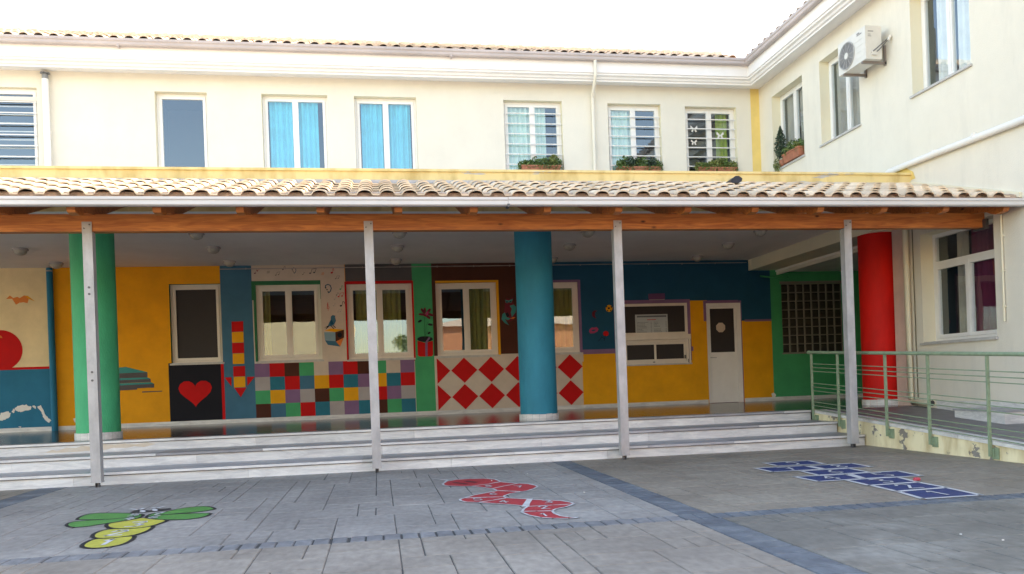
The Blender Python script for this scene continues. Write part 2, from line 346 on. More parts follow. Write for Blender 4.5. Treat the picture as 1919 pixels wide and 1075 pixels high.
# ------------------------------------------------------------------ ground and paving (structure)
g = MB(); g.box(-90, 90, -90, 90, -.5, -.016)
g.build('ground', mat('concrete_yard', (.33, .31, .28), .9, .2, .6), kind='structure')
g = MB(); g.box(-12, 12, -12, 1.0, -.014, -.008)
g.build('paving_mortar', mat('mortar_ground', (.075, .075, .075), .9, .2, 3), kind='structure')
XB0, XB1, YB0, YB1, XL0, XL1 = 2.27, 2.52, -4.36, -4.14, -4.12, -3.80
def pave_mat(name, c1, c2, c3, sc=.7):
    m = bpy.data.materials.new(name); m.use_nodes = True; t = m.node_tree; b = t.nodes['Principled BSDF']; L = t.links.new
    tc = N(t, 'ShaderNodeTexCoord')
    n1 = N(t, 'ShaderNodeTexNoise'); n1.inputs['Scale'].default_value = sc; n1.inputs['Detail'].default_value = 10; n1.inputs['Roughness'].default_value = .65; L(tc.outputs['Object'], n1.inputs[0])
    rp = N(t, 'ShaderNodeValToRGB'); e = rp.color_ramp.elements; e[0].position = .34; e[1].position = .70; e[0].color = (*c1, 1); e[1].color = (*c3, 1)
    x = e.new(.52); x.color = (*c2, 1); L(n1.outputs[0], rp.inputs[0])
    n4 = N(t, 'ShaderNodeTexNoise'); n4.inputs['Scale'].default_value = 14; n4.inputs['Detail'].default_value = 6; mp = N(t, 'ShaderNodeMapping'); mp.inputs['Scale'].default_value = (1.3, .7, 1)
    L(tc.outputs['Object'], mp.inputs[0]); L(mp.outputs[0], n4.inputs[0])
    r4 = N(t, 'ShaderNodeValToRGB'); r4.color_ramp.elements[0].position = .25; r4.color_ramp.elements[1].position = .75; r4.color_ramp.elements[0].color = (.72, .72, .72, 1); r4.color_ramp.elements[1].color = (1.12, 1.12, 1.12, 1)
    L(n4.outputs[0], r4.inputs[0])
    mx = N(t, 'ShaderNodeMixRGB', blend_type='MULTIPLY'); mx.inputs[0].default_value = 1; L(rp.outputs[0], mx.inputs[1]); L(r4.outputs[0], mx.inputs[2])
    gm = N(t, 'ShaderNodeNewGeometry'); h = N(t, 'ShaderNodeHueSaturation'); mr = N(t, 'ShaderNodeMapRange'); mr.inputs[3].default_value = .94; mr.inputs[4].default_value = 1.06
    L(gm.outputs['Random Per Island'], mr.inputs[0]); L(mr.outputs[0], h.inputs['Value']); L(mx.outputs[0], h.inputs['Color']); L(h.outputs[0], b.inputs['Base Color'])
    rr = N(t, 'ShaderNodeMapRange'); rr.inputs[3].default_value = .45; rr.inputs[4].default_value = .75; L(n1.outputs[0], rr.inputs[0]); L(rr.outputs[0], b.inputs['Roughness'])
    bp = N(t, 'ShaderNodeBump'); bp.inputs['Strength'].default_value = .35; bp.inputs['Distance'].default_value = .012
    L(n4.outputs[0], bp.inputs['Height']); L(bp.outputs[0], b.inputs['Normal']); return m
PG = pave_mat('stamped_grey', (.235, .222, .215), (.305, .287, .275), (.385, .362, .345))
PT = pave_mat('stamped_tan', (.245, .21, .182), (.31, .27, .237), (.38, .338, .30))
PB = pave_mat('stamped_brown', (.225, .188, .152), (.285, .242, .20), (.345, .30, .25))
PD = pave_mat('stamped_dark', (.15, .142, .13), (.20, .188, .168), (.34, .325, .30), 1.1)
SLATE = pave_mat('slate_band', (.085, .105, .135), (.13, .155, .185), (.22, .245, .27), 3)

def stone(mb, x0, x1, y0, y1, z, j, mi):
    a, b, c, d = [random.uniform(.35, 1)*j for _ in range(4)]
    if random.random() < .3: a = 0.0008
    if random.random() < .3: c = 0.0008
    e = .006
    X0, X1, Y0, Y1 = x0+a, x1-b, y0+c, y1-d
    vs = [(X0, Y0, z-.008), (X1, Y0, z-.008), (X1, Y1, z-.008), (X0, Y1, z-.008), (X0+e, Y0+e, z), (X1-e, Y0+e, z), (X1-e, Y1-e, z), (X0+e, Y1-e, z)]
    mb.add(vs, [(4, 5, 6, 7), (0, 1, 5, 4), (1, 2, 6, 5), (2, 3, 7, 6), (3, 0, 4, 7)], mi)
def ashlar(mb, x0, x1, y0, y1, mi, unit=.155):
    nx = max(1, round((x1-x0)/unit)); ny = max(1, round((y1-y0)/unit)); dx = (x1-x0)/nx; dy = (y1-y0)/ny
    used = [[0]*ny for _ in range(nx)]
    for j in range(ny):
        for i in range(nx):
            if used[i][j]: continue
            w_, h_ = random.choice([(2, 1), (2, 2), (3, 2), (2, 3), (1, 2), (3, 3), (2, 4), (4, 3), (3, 4), (4, 2), (5, 3)])
            while w_ > 1 and (i+w_ > nx or any(used[i+k][j] for k in range(w_))): w_ -= 1
            if i+w_ > nx: w_ = nx-i
            while h_ > 1 and (j+h_ > ny or any(used[i+k][j+l] for k in range(w_) for l in range(h_) if j+l < ny)): h_ -= 1
            for k in range(w_):
                for l in range(h_): used[i+k][j+l] = 1
            stone(mb, x0+i*dx, x0+(i+w_)*dx, y0+j*dy, y0+(j+h_)*dy, 0, .0042, mi)
pv = MB()
ashlar(pv, XL1, XB0, YB1, .55, 0); ashlar(pv, -12, XL0, YB1, .55, 2); ashlar(pv, XB1, 9.0, YB1, .75, 2)
ashlar(pv, -12, XB0, -12, YB0, 1); ashlar(pv, XB1, 12, -12, YB0, 3)
pv.build('courtyard_paving', [PG, PT, PB, PD], kind='structure')
bd = MB()
for (ya, yb) in ((-12.0, YB0), (YB1, .52)):
    k_ = round((yb-ya)/.18)
    for q_ in range(k_): stone(bd, XB0, XB1, ya+(yb-ya)*q_/k_, ya+(yb-ya)*(q_+1)/k_, .001, .009, 0)
x = -12.0
while x < 12: stone(bd, x, x+.125, YB0, YB1, .001, .012, 1 if x < XB0-.1 else 0); x += .125
y = YB1
while y < .3: stone(bd, XL0, XL1, y, y+.26, .001, .006, 0); y += .26
bd.build('paving_band', [SLATE, pave_mat('pale_slate_band', (.15, .155, .17), (.21, .215, .23), (.29, .29, .30), 3)], kind='structure')

# ------------------------------------------------------------------ marble steps
st = thing('marble_steps', (0, .5, 0), 'three long white marble steps rising from the courtyard to the arcade', 'steps')
XS0, XS1 = -11.0, 6.88
levels = [(.50, 0, .155), (1.20, .155, .315), (1.95, .315, .47)]
for k, (yf, zb, zt) in enumerate(levels):
    s_ = MB(); x = XS0
    while x < XS1:
        ln = random.uniform(1.5, 2.6); x1 = min(x+ln, XS1)
        s_.box(x+.0015, x1-.0015, yf+.02, yf+.06, zb, zt-.033, 0); x = x1
    s = s_.build('step', [MARB], st)
    t_ = MB(); x = XS0; yb = levels[k+1][0]+.02 if k < 2 else 2.2
    while x < XS1:
        ln = random.uniform(1.2, 3.2); x1 = min(x+ln, XS1)
        t_.box(x+.0015, x1-.0015, yf, yb, zt-.030, zt, random.choice([0, 0, 0, 1])); x = x1
    for i_ in range(len(t_.m)):
        if i_ % 6 == 1: t_.m[i_] = 1
    t_.box(XS0, XS1, yf+.004, yf+.03, zt-.040, zt-.0305, 2)  # dark strip painting in the shadow under the nosing
    t_.build('tread', [MARB, MARBD, STEELD], s)
m = MB(); m.add([(x+random.uniform(-.02, .02), 1.9685, z+random.uniform(-.008, .008)) for x, z in ((-4.7, .345), (-4.6, .352), (-4.5, .375), (-4.42, .37), (-4.3, .40), (-4.2, .395), (-4.1, .415), (-4.0, .40), (-3.85, .42), (-3.7, .41), (-3.6, .425), (-3.4, .41), (-3.25, .42), (-3.15, .395), (-3.3, .37), (-3.45, .375), (-3.55, .36), (-3.7, .365), (-3.85, .345), (-4.0, .35), (-4.2, .335), (-4.4, .34))], [tuple(range(22))])
m.build('rust_stain', mat('rust_stain_paint', (.50, .40, .30), .6, .4, 7, col2=(.62, .56, .50)), st)
# ------------------------------------------------------------------ school building (main block)
B = thing('school_building', (0, YW, 0), 'cream two storey school block with colourful painted arcade wall under the roof', 'building')
XE0, XE1 = -13.0, 13.5
fl = MB(); fl.box(XE0, XE1, 2.2, YW, -.3, ZF-.001); fl.box(6.9, XE1, 1.9, 2.2, -.3, ZF-.001)
fl.build('arcade_floor', FLOOR, B)
ce = MB(); ce.box(XE0, 8.36, YS+.0, YW, ZC, ZC+.22); ce.build('arcade_ceiling', CEIL, B)
sb = MB(); sb.box(XE0, XW-.003, YS-.03, YS-.001, ZC-.003, ZT); sb.box(XE0, XW-.003, YS-.06, YS+.12, ZT, ZT+.035)
sb.box(XE0, XW-.003, YS-.040, YS-.031, 4.085, 4.135, 1); sb.build('slab_edge', [YELL, mat('grey_flashing', (.52, .51, .53), .6, .15, 5)], B, label='flaking yellow slab edge above the canopy tiles')
te = MB(); te.box(XE0, XW-.003, YS+.001, YW, ZC+.221, ZT-.06); te.build('terrace_slab', CREAM, B)

def Wq(x, y): p = onY(x, y, YW); return p.x, p.z
def reg(x0, y0, x1, y1, mi): a = Wq(x0, y0); b = Wq(x1, y1); return [a[0], b[0], b[1], a[1], mi]
PK = list(P); PM = [P[k] for k in PK]; ix = {k: i for i, k in enumerate(PK)}
XA = Wq(412, 500)[0]; ZL = Wq(50, 691)[1]; XP = Wq(98, 640)[0]
R = [[XE0, XP, ZL, ZC, ix['cream']], [XE0, XP+.02, .3, ZL, ix['tealblue']], [XP, XA, .3, ZC, ix['orange']], [XA, 4.4, .3, 1.72, ix['beige']],
     [XA, Wq(488, 600)[0], .3, ZC, ix['steelblue']], [Wq(316, 683)[0], XA-.04, .3, 1.73, ix['black']], [XA-.045, XA+.012, .3, 1.73, ix['red']],
     reg(470, 470, 652, 676, ix['beige']), reg(645.5, 470, 780, 676, ix['grey']), reg(649, 527, 780, 676, ix['red']),
     reg(802, 470, 1003, 668, ix['brown']), reg(806, 667, 1096, 840, ix['beige']), reg(770.6, 470, 820.5, 840, ix['green']),
     reg(1000, 470, 1456, 658, ix['darkblue']), reg(1092, 657, 1446.5, 840, ix['yellow']), reg(1292, 563, 1329, 670, ix['yellow']),
     reg(1092, 655, 1300, 657.2, ix['purple']), reg(1388, 601, 1462, 770, ix['yellow']), reg(1396, 598.5, 1452, 601, ix['purple']),
     reg(1384, 563, 1399, 840, ix['purple']), reg(1080, 524, 1092.5, 661, ix['purple']), reg(1030, 524.5, 1085, 560, ix['purple']),
     reg(1150, 563, 1297.5, 679, ix['purple']), reg(1318, 563, 1385, 600, ix['purple']), reg(1150, 679, 1325, 700, ix['yellow']),
     reg(1441.5, 470, 2400, 840, ix['green']), reg(928, 527, 937, 668, ix['yellow']), 
     reg(471, 526.5, 602, 560, ix['darkgreen'])]
R += [[-2.47, -2.43, 1.71, 3.32, ix['darkgreen']], [-.635, -.60, 1.69, 3.32, ix['red']], [.755, .79, 1.69, 3.32, ix['red']], [1.255, 2.60, 3.27, 3.31, ix['yellow']], [2.565, 2.61, 1.70, 3.31, ix['yellow']], [2.9, 4.43, 1.5, 1.70, ix['beige']]]
# patchwork of small painted squares under the second and third windows
xc0 = Wq(477.6, 690)[0]; xc1 = Wq(777.5, 690)[0]; zc1 = 1.665; zc0 = .565
grid = ['purple red brown green beige purple red brown green beige purple', 'lightgrey teal red steelblue yellow red teal purple yellow teal red',
        'green yellow purple lightgrey brown green yellow lightgrey red purple lightgrey', 'brown steelblue green red teal lightgrey purple teal brown green teal']
for r_, row in enumerate(grid):
    for c_, k in enumerate(row.split()):
        dx = (xc1-xc0)/11; dz = (zc1-zc0)/4
        R.append([xc0+c_*dx, xc0+(c_+1)*dx, zc1-(r_+1)*dz if r_ < 3 else .3, zc1-r_*dz, ix[k]])
GW = [(-4.10, -3.11, 1.72, 3.32), (-2.43, -1.13, 1.71, 3.285), (-.60, .755, 1.69, 3.275), (1.255, 2.565, 1.70, 3.27), (3.07, 4.375, 1.70, 3.25),
      (5.33, 6.87, 1.395, 2.745), (7.30, 8.13, ZF, 2.72), (9.12, 10.62, 1.55, 3.12)]
mw = MB(); wall(mw, TY(YW), XE0, XE1, .3, ZC, GW, R, ix['orange'], .25,
                [ix[k] for k in ('darkgreen', 'green', 'red', 'yellow', 'purple', 'purple', 'purple', 'green')])
GWALL = mw.build('arcade_wall', PM, B, label='painted ground floor wall with squares, diamonds and colour fields')
bw = MB(); bw.box(XE0, XE1, YW+1.8, YW+1.9, 0, 7.9); bw.build('rear_wall', CREAM, B)

# diamonds, drawn shapes on the wall --------------------------------------------------
def wshape(parent, name, items, base=.003):
    """items: (kind, data, colour) in wall metres; each layer a hair prouder than the one below"""
    mb = MB(); mats = []; k = 0
    for it in items:
        poly, colr = it
        if colr not in mats: mats.append(colr)
        yy = YW-base-.0006*k; k += 1
        vs = [(p[0], yy, p[1]) for p in poly]; mb.add(vs, [tuple(range(len(vs)))], mats.index(colr))
    return mb.build(name, [P[c] for c in mats], parent)
def Z(pts, ox, oy, s): return [Wq(ox+x/s, oy+y/s) for x, y in pts]
def ell(cx, cy, rx, ry, n=16, a0=0): return [(cx+rx*cos(2*pi*i/n+a0), cy+ry*sin(2*pi*i/n+a0)) for i in range(n)]
def ribbons(pts, wd):
    out = []
    for i in range(len(pts)-1):
        (x0, y0), (x1, y1) = pts[i], pts[i+1]; d = hypot(x1-x0, y1-y0) or 1; nx, ny = -(y1-y0)/d*wd/2, (x1-x0)/d*wd/2; ex, ey = (x1-x0)/d*wd*.25, (y1-y0)/d*wd*.25
        out.append([(x0+nx-ex, y0+ny-ey), (x1+nx+ex, y1+ny+ey), (x1-nx+ex, y1-ny+ey), (x0-nx-ex, y0-ny-ey)])
    return out
# diamonds
dx0 = Wq(870.6, 694)[0]; dxp = (Wq(1067, 690)[0]-dx0)/3.96; zr = (Wq(870, 693.5)[1], Wq(872, 743)[1]); hz = (zr[0]-zr[1])/2*.96; hx = dxp*.485
it = []
for k in range(-1, 5):
    for zc in zr:
        cx = dx0+k*dxp; pl = [(cx-hx, zc), (cx, zc-hz), (cx+hx, zc), (cx, zc+hz)]
        lx = Wq(819.5, 700)[0]
        if k == -1:
            pl = [(lx+.002, zc+hz*(1-(lx-cx)/hx)), (cx+hx, zc), (lx+.002, zc-hz*(1-(lx-cx)/hx))]
        it.append((pl, 'red'))
wshape(GWALL, 'painted_diamonds', it)
# heart
t_ = [i/24*2*pi for i in range(24)]
hp = [(16*sin(a)**3, 13*cos(a)-5*cos(2*a)-2*cos(3*a)-cos(4*a)) for a in t_]
hc = Wq((1408)/3.84, 580+590/3.84); hw = (Wq(1526/3.84, 730)[0]-Wq(1284/3.84, 730)[0])/32; 
wshape(GWALL, 'painted_heart', [([(hc[0]+x*hw, hc[1]+y*hw*.92) for x, y in hp], 'red')])
# arrow
it = []
for (a, b, c, d, k) in ((1668, 86, 1752, 160, 'red'), (1670, 162, 1754, 238, 'yellow'), (1672, 240, 1757, 314, 'red'), (1676, 316, 1759, 392, 'yellow'), (1680, 408, 1765, 482, 'red'), (1684, 484, 1767, 560, 'yellow')):
    it.append((Z([(a, b), (c, b-3), (c+2, d-3), (a+2, d)], 0, 580, 3.84), k))
for tr in ([(1688, 562), (1777, 560), (1735, 630)], [(1618, 488), (1668, 486), (1668, 552)], [(1780, 484), (1835, 482), (1782, 550)]): it.append((Z(tr, 0, 580, 3.84), 'red'))
wshape(GWALL, 'painted_arrow', it)
# painted stair picture beside the green column
D_ = lambda p: Z(p, 0, 580, 3.84)
wshape(GWALL, 'painted_stairs', [(D_([(700, 430), (910, 412), (1065, 450), (700, 466)]), 'tealgreen'), (D_([(700, 466), (1062, 450), (1063, 487), (700, 500)]), 'grey'),
    (D_([(700, 500), (1062, 487), (1085, 498), (700, 516)]), 'tealgreen'), (D_([(700, 516), (1085, 498), (1088, 520), (700, 536)]), 'grey'),
    (D_([(700, 536), (1088, 522), (1112, 533), (700, 554)]), 'tealgreen'), (D_([(700, 554), (1112, 533), (1112, 560), (990, 565), (990, 575), (700, 590)]), 'grey'),
    (D_([(1025, 588), (1170, 583), (1170, 589), (1025, 597)]), 'grey')])
# big red fruit, red line, flying paper bird
c0 = Wq(2, 656); rr = Wq(43, 656)[0]-c0[0]; zl = Wq(40, 690)[1]
cp = [(c0[0]+rr*cos(a), c0[1]+rr*sin(a)) for a in [i/40*2*pi for i in range(40)]]; cp = [(x, max(zv, zl)) for x, zv in cp]
wshape(GWALL, 'painted_apple', [(cp, 'red'), (D_([(-10, 180), (14, 190), (20, 205), (-10, 200)]), 'coral'),
    ([(XE0, Wq(0, 693.5)[1]), (Wq(99, 690)[0], Wq(0, 693.5)[1]), (Wq(99, 690)[0], Wq(0, 689)[1]), (XE0, Wq(0, 689)[1])], 'red')])
I_ = lambda p: Z(p, 0, 480, 3.1625)
wshape(GWALL, 'painted_paper_bird', [(I_([(38, 253), (60, 232), (80, 247), (70, 252)]), 'coral'), (I_([(72, 250), (105, 240), (122, 250), (118, 275), (97, 287)]), 'coral'),
    (I_([(118, 248), (145, 232), (165, 236), (172, 255), (165, 278), (140, 272), (120, 276)]), 'coral'), (I_([(150, 234), (165, 234), (210, 267), (172, 252)]), 'orange')])
# peeled paint near the floor
def blob(pts, jit=.02):
    out = []
    for i in range(len(pts)):
        (x0, z0), (x1, z1) = pts[i], pts[(i+1) % len(pts)]
        for k in range(4):
            t = k/4; out.append((x0+(x1-x0)*t+random.uniform(-jit, jit)*.5, z0+(z1-z0)*t+random.uniform(-jit, jit)*.5))
    return out
for pq in ([(blob(D_(q)), 'white') for q in (
    [(-90, 850), (-40, 800), (0, 760), (15, 740), (60, 732), (80, 745), (70, 775), (30, 795), (0, 800), (-60, 870)], [(84, 735), (100, 712), (112, 722), (100, 745)], [(105, 715), (130, 690), (190, 685), (230, 700), (225, 718), (150, 738), (118, 728)],
    [(238, 690), (262, 695), (258, 710), (238, 706)], [(270, 698), (298, 690), (318, 735), (335, 765), (368, 800), (350, 815), (318, 780), (298, 735)], [(130, 845), (165, 838), (150, 850)])]
    + [(blob(Z([(530, 785), (552, 778), (556, 810), (540, 812)], 0, 580, 3.84), .01), 'white'), (blob(Z([(1515, 400), (1535, 395), (1550, 412), (1540, 432), (1522, 436)], 1080, 640, 4.135), .01), 'white')]): wshape(GWALL, 'peeled_patch', [pq])
# music notes, clef, bird on a nest box
E_ = lambda p: Z(p, 400, 460, 4.48)
it = []
def note(cx, cy, s, k, kind=0, fl=1):
    it = []
    if kind == 0:
        it.append((E_(ell(cx, cy, 7*s, 5*s, 10)), k)); [it.append((E_(q), k)) for q in ribbons([(cx+6*s, cy), (cx+12*s*fl, cy-26*s), (cx+22*s*fl, cy-22*s), (cx+22*s*fl, cy-12*s)], 2.6*s)]
    elif kind == 1:
        it.append((E_(ell(cx-14*s, cy+3*s, 7*s, 5*s, 10)), k)); it.append((E_(ell(cx+12*s, cy-2*s, 7*s, 5*s, 10)), k))
        [it.append((E_(q), k)) for q in ribbons([(cx-9*s, cy+3*s), (cx-2*s, cy-24*s), (cx+26*s, cy-28*s), (cx+17*s, cy-2*s)], 2.8*s)]
    else:
        for q in ((-12, -6, 14, -10), (-14, 4, 12, 0), (-3, -14, -6, 10), (7, -15, 4, 9)): [it.append((E_(w_), k)) for w_ in ribbons([(cx+q[0]*s, cy+q[1]*s), (cx+q[2]*s, cy+q[3]*s)], 2.4*s)]
    wshape(GWALL, 'painted_music_note', it, .002)
note(350, 232, 1.1, 'maroon'); note(372, 212, .7, 'red'); note(463, 225, 1.0, 'olive', 2); note(538, 245, .9, 'olive', 1); note(585, 200, 1.0, 'grey'); note(752, 243, .8, 'olive', 0)
note(832, 228, 1.3, 'grey', 1); note(920, 238, 1.0, 'coral', 2); note(995, 228, 1.4, 'red', 0, .6); note(1040, 275, .8, 'grey', 1); note(1068, 365, 1.2, 'green', 0, .8); note(1068, 425, 1.1, 'red', 1)
note(1072, 505, 1.4, 'black'); note(1035, 415, .8, 'grey'); note(1058, 555, .8, 'lightgrey', 1); note(1010, 505, .9, 'lightgrey', 0); note(1018, 450, .9, 'lightgrey', 0)
for cx, cy, s in ((678, 205, 1.0), (965, 355, 1.5)):
    it = []
    arc = [(cx-16*s, cy-2*s), (cx-14*s, cy-14*s), (cx-2*s, cy-20*s), (cx+12*s, cy-14*s), (cx+18*s, cy+2*s), (cx+13*s, cy+18*s), (cx+3*s, cy+28*s)]
    [it.append((E_(q), 'darkblue')) for q in ribbons(arc, 5*s)]
    for q in ((-13, 0), (-6, 10), (0, 22)): it.append((E_(ell(cx+q[0]*s, cy+q[1]*s, 4*s, 4*s, 8)), 'black'))
    wshape(GWALL, 'painted_bass_clef', it, .002)
it = []
for q in ribbons([(964, 475), (957, 500), (975, 515), (970, 532), (956, 528), (958, 512), (966, 500), (962, 480)], 3) + ribbons([(960, 490), (966, 548)], 2.5): it.append((E_(q), 'red'))
wshape(GWALL, 'painted_treble_clef', it, .002)
B_ = lambda p: Z(p, 600, 490, 6.317)
wshape(GWALL, 'painted_bird_on_box', [(B_([(55, 815), (130, 790), (285, 805), (180, 834)]), 'yellow'), (B_([(50, 835), (182, 835), (185, 942), (60, 931)]), 'skyblue'),
    (B_([(182, 835), (285, 805), (286, 895), (240, 1005), (185, 942)]), 'brown'), (B_([(60, 932), (185, 942), (240, 1005), (95, 985)]), 'steelblue'), (B_(ell(234, 868, 28, 30)), 'black'),
    (B_([(190, 945), (284, 900), (241, 1003)]), 'coral'), (B_([(130, 650), (150, 632), (185, 640), (178, 655), (190, 700), (168, 745), (130, 765), (92, 765), (108, 725), (128, 690)]), 'steelblue'),
    (B_([(100, 755), (110, 768), (70, 802), (66, 798)]), 'black'), (B_([(92, 760), (98, 768), (45, 790)]), 'black'), (B_([(130, 762), (138, 760), (170, 795), (160, 798)]), 'black'),
    (B_([(150, 755), (158, 752), (190, 778), (182, 785)]), 'black'), (B_([(120, 700), (140, 690), (165, 735), (125, 750)]), 'darkblue')])
# potted flower
K_ = lambda p: Z(p, 770, 560, 8.957)
it = [(K_([(112, 700), (122, 945), (150, 966), (240, 966), (350, 962), (378, 940), (374, 700), (240, 735)]), 'red'), (K_(ell(242, 672, 130, 48, 24)), 'black'),
      (K_([(245, 725), (285, 715), (285, 966), (248, 966)]), 'purple'), (K_([(245, 725), (285, 715), (335, 648), (305, 640)]), 'purple')]
for q in ribbons([(240, 640), (228, 500), (235, 310)], 9)+ribbons([(245, 630), (258, 450), (300, 375)], 5)+ribbons([(250, 610), (285, 540)], 5): it.append((K_(q), 'darkgreen'))
for (cx, cy, rx, ry, a) in ((155, 372, 38, 20, -.5), (330, 430, 42, 20, .2), (310, 570, 30, 17, -.6)):
    it.append((K_([(cx+rx*cos(t)*cos(a)-ry*sin(t)*sin(a), cy+rx*cos(t)*sin(a)+ry*sin(t)*cos(a)) for t in [i/12*2*pi for i in range(12)]]), 'black'))
for (cx, cy, rx, ry, a, k) in ((205, 200, 55, 22, .9, 'maroon'), (238, 195, 55, 20, 1.57, 'maroon'), (300, 205, 58, 24, -.9, 'maroon'), (190, 260, 60, 20, .1, 'maroon'), (330, 262, 62, 22, .35, 'maroon'), (290, 300, 55, 22, .7, 'maroon'), (275, 245, 42, 22, -1.1, 'pink'), (230, 270, 40, 20, .7, 'maroon')):
    it.append((K_([(cx+rx*cos(t)*cos(a)-ry*sin(t)*sin(a), cy+rx*cos(t)*sin(a)+ry*sin(t)*cos(a)) for t in [i/12*2*pi for i in range(12)]]), k))
wshape(GWALL, 'painted_potted_flower', it)
# owl beside the blue column
O_ = lambda p: Z(p, 740, 460, 4.48)
wshape(GWALL, 'painted_owl', [(O_([(925, 470), (940, 440), (960, 450), (995, 425), (990, 470), (1010, 500), (1022, 560), (1000, 620), (965, 640), (935, 625), (915, 570), (925, 510)]), 'maroon'),
    (O_([(965, 505), (1000, 495), (1020, 515), (1015, 560), (985, 600), (975, 560), (985, 530)]), 'tealgreen'), (O_([(905, 575), (925, 560), (940, 600), (975, 612), (950, 625), (925, 615), (960, 668), (925, 650), (897, 618)]), 'tealgreen'),
    (O_([(930, 570), (950, 560), (965, 590), (945, 600)]), 'black'), (O_(ell(943, 473, 13, 9, 10)), 'tealgreen'), (O_(ell(943, 473, 8, 6, 10)), 'black'), (O_(ell(972, 470, 13, 9, 10)), 'tealgreen'), (O_(ell(972, 470, 8, 6, 10)), 'black'),
    (O_([(925, 455), (958, 462), (992, 445), (988, 462), (957, 470), (928, 462)]), 'tealgreen'), (O_([(968, 612), (995, 600), (1015, 602), (995, 615)]), 'coral')])
# ball, lips, flower on the dark blue field
J_ = lambda p: Z(p, 1080, 460, 4.48)
it = [(J_(ell(277, 527, 29, 30, 14)), 'yellow'), (J_(ell(275, 525, 10, 10, 6)), 'black'), (J_(ell(258, 512, 6, 8, 6)), 'black'), (J_(ell(296, 515, 6, 8, 6)), 'black'), (J_(ell(265, 546, 7, 5, 6)), 'black'), (J_(ell(290, 545, 7, 5, 6)), 'black')]
wshape(GWALL, 'painted_ball', it)
wshape(GWALL, 'painted_moon', [(J_([(135, 560), (150, 545), (180, 545), (160, 560), (158, 590), (170, 612), (150, 605), (136, 590)]), 'maroon')])
wshape(GWALL, 'painted_lips', [(J_([(108, 720), (115, 700), (135, 685), (150, 690), (170, 682), (188, 700), (180, 720), (150, 735), (120, 738)]), 'pink'), (J_([(125, 712), (145, 704), (170, 705), (160, 715), (140, 720)]), 'darkblue')])
it = [(J_(ell(250, 738, 25, 23, 9)), 'red')]
for q in ribbons([(247, 755), (235, 800)], 4)+ribbons([(241, 785), (215, 765), (200, 790), (185, 802)], 4): it.append((J_(q), 'black'))
wshape(GWALL, 'painted_flower', it)

# skirting
sk = MB()
x = XE0
while x < XE1:
    x1 = min(x+random.uniform(1.2, 2.2), XE1)
    if x1 > 7.28 and x < 7.28: x1 = 7.28
    if 7.27 < x < 8.14: sk.build('skirting', MARB, B); sk = MB(); x = 8.15; x1 = max(x1, 9.4)
    sk.box(x+.001, x1-.001, YW-.014, YW-.0005, ZF, ZF+.085); x = x1
sk.build('skirting', MARB, B)

# ground floor windows
CU = {k: mat('curtain_'+k, c, .9, .12, 3, .1, 50) for k, c in {'turquoise': (.03, .62, .78), 'mint': (.62, .80, .70), 'lime': (.30, .42, .07), 'olive': (.34, .33, .10), 'wine': (.17, .018, .06), 'greyc': (.45, .41, .37), 'white': (.85, .85, .83)}.items()}
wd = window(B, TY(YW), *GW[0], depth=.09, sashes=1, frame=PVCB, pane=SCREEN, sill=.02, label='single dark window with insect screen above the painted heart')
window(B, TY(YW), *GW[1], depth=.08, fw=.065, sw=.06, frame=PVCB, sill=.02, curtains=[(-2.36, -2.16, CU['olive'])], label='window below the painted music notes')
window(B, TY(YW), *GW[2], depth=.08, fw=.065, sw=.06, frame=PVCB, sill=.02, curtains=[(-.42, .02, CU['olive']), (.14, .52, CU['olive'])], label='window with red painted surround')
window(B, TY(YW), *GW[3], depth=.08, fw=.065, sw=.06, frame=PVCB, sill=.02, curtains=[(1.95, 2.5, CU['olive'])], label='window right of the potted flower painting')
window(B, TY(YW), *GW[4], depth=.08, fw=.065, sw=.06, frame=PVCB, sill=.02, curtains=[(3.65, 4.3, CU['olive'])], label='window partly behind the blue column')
# canteen hatch: big screened light above, shutter box, sliding pair below
T = TY(YW); m = MB(); u0, u1, v0, v1 = 5.332, 6.868, 1.397, 2.743
zb = Wq(1240, 627)[1]; zm = Wq(1240, 636)[1]
frame_boxes(m, T, u0, u1, zb, v1, .06, .04, .10); m.pbox(T, u0, u1+.03, zm, zb, -.05, .10); m.pbox(T, u1-.0, u1+.028, v0, zm, -.03, -.002)
frame_boxes(m, T, u0, u1, v0, zm-.002, .055, .02, .09)
um = (u0+u1)/2-.02
frame_boxes(m, T, u0+.057, um+.03, v0+.057, zm-.06, .045, .03, .06); frame_boxes(m, T, um-.03, u1-.057, v0+.057, zm-.06, .045, .062, .088)
hb = m.build('hatch_window', PVCB, B, label='canteen hatch with sliding panes below a shutter box')
m = MB(); m.pbox(T, u0+.05, u1-.05, zb+.05, v1-.05, .062, .07); m.pbox(T, u0+.1, um-.01, v0+.1, zm-.1, .045, .05); m.pbox(T, um+.01, u1-.1, v0+.1, zm-.1, .07, .078); m.build('pane', SCREEN, hb)
m = MB(); m.pbox(T, u0-.03, u1+.05, v0-.03, v0-.002, -.03, -.002); m.build('sill', SILL, hb)
m = MB(); m.pbox(T, um-.06, um-.01, v0+.03, v0+.05, .012, .019); m.pbox(T, u1-.10, u1-.075, v0+.1, v0+.18, .012, .05); m.pbox(T, u1-.028, u1-.012, v0+.01, v0+.09, .012, .019); m.build('handle', STEELD, hb)
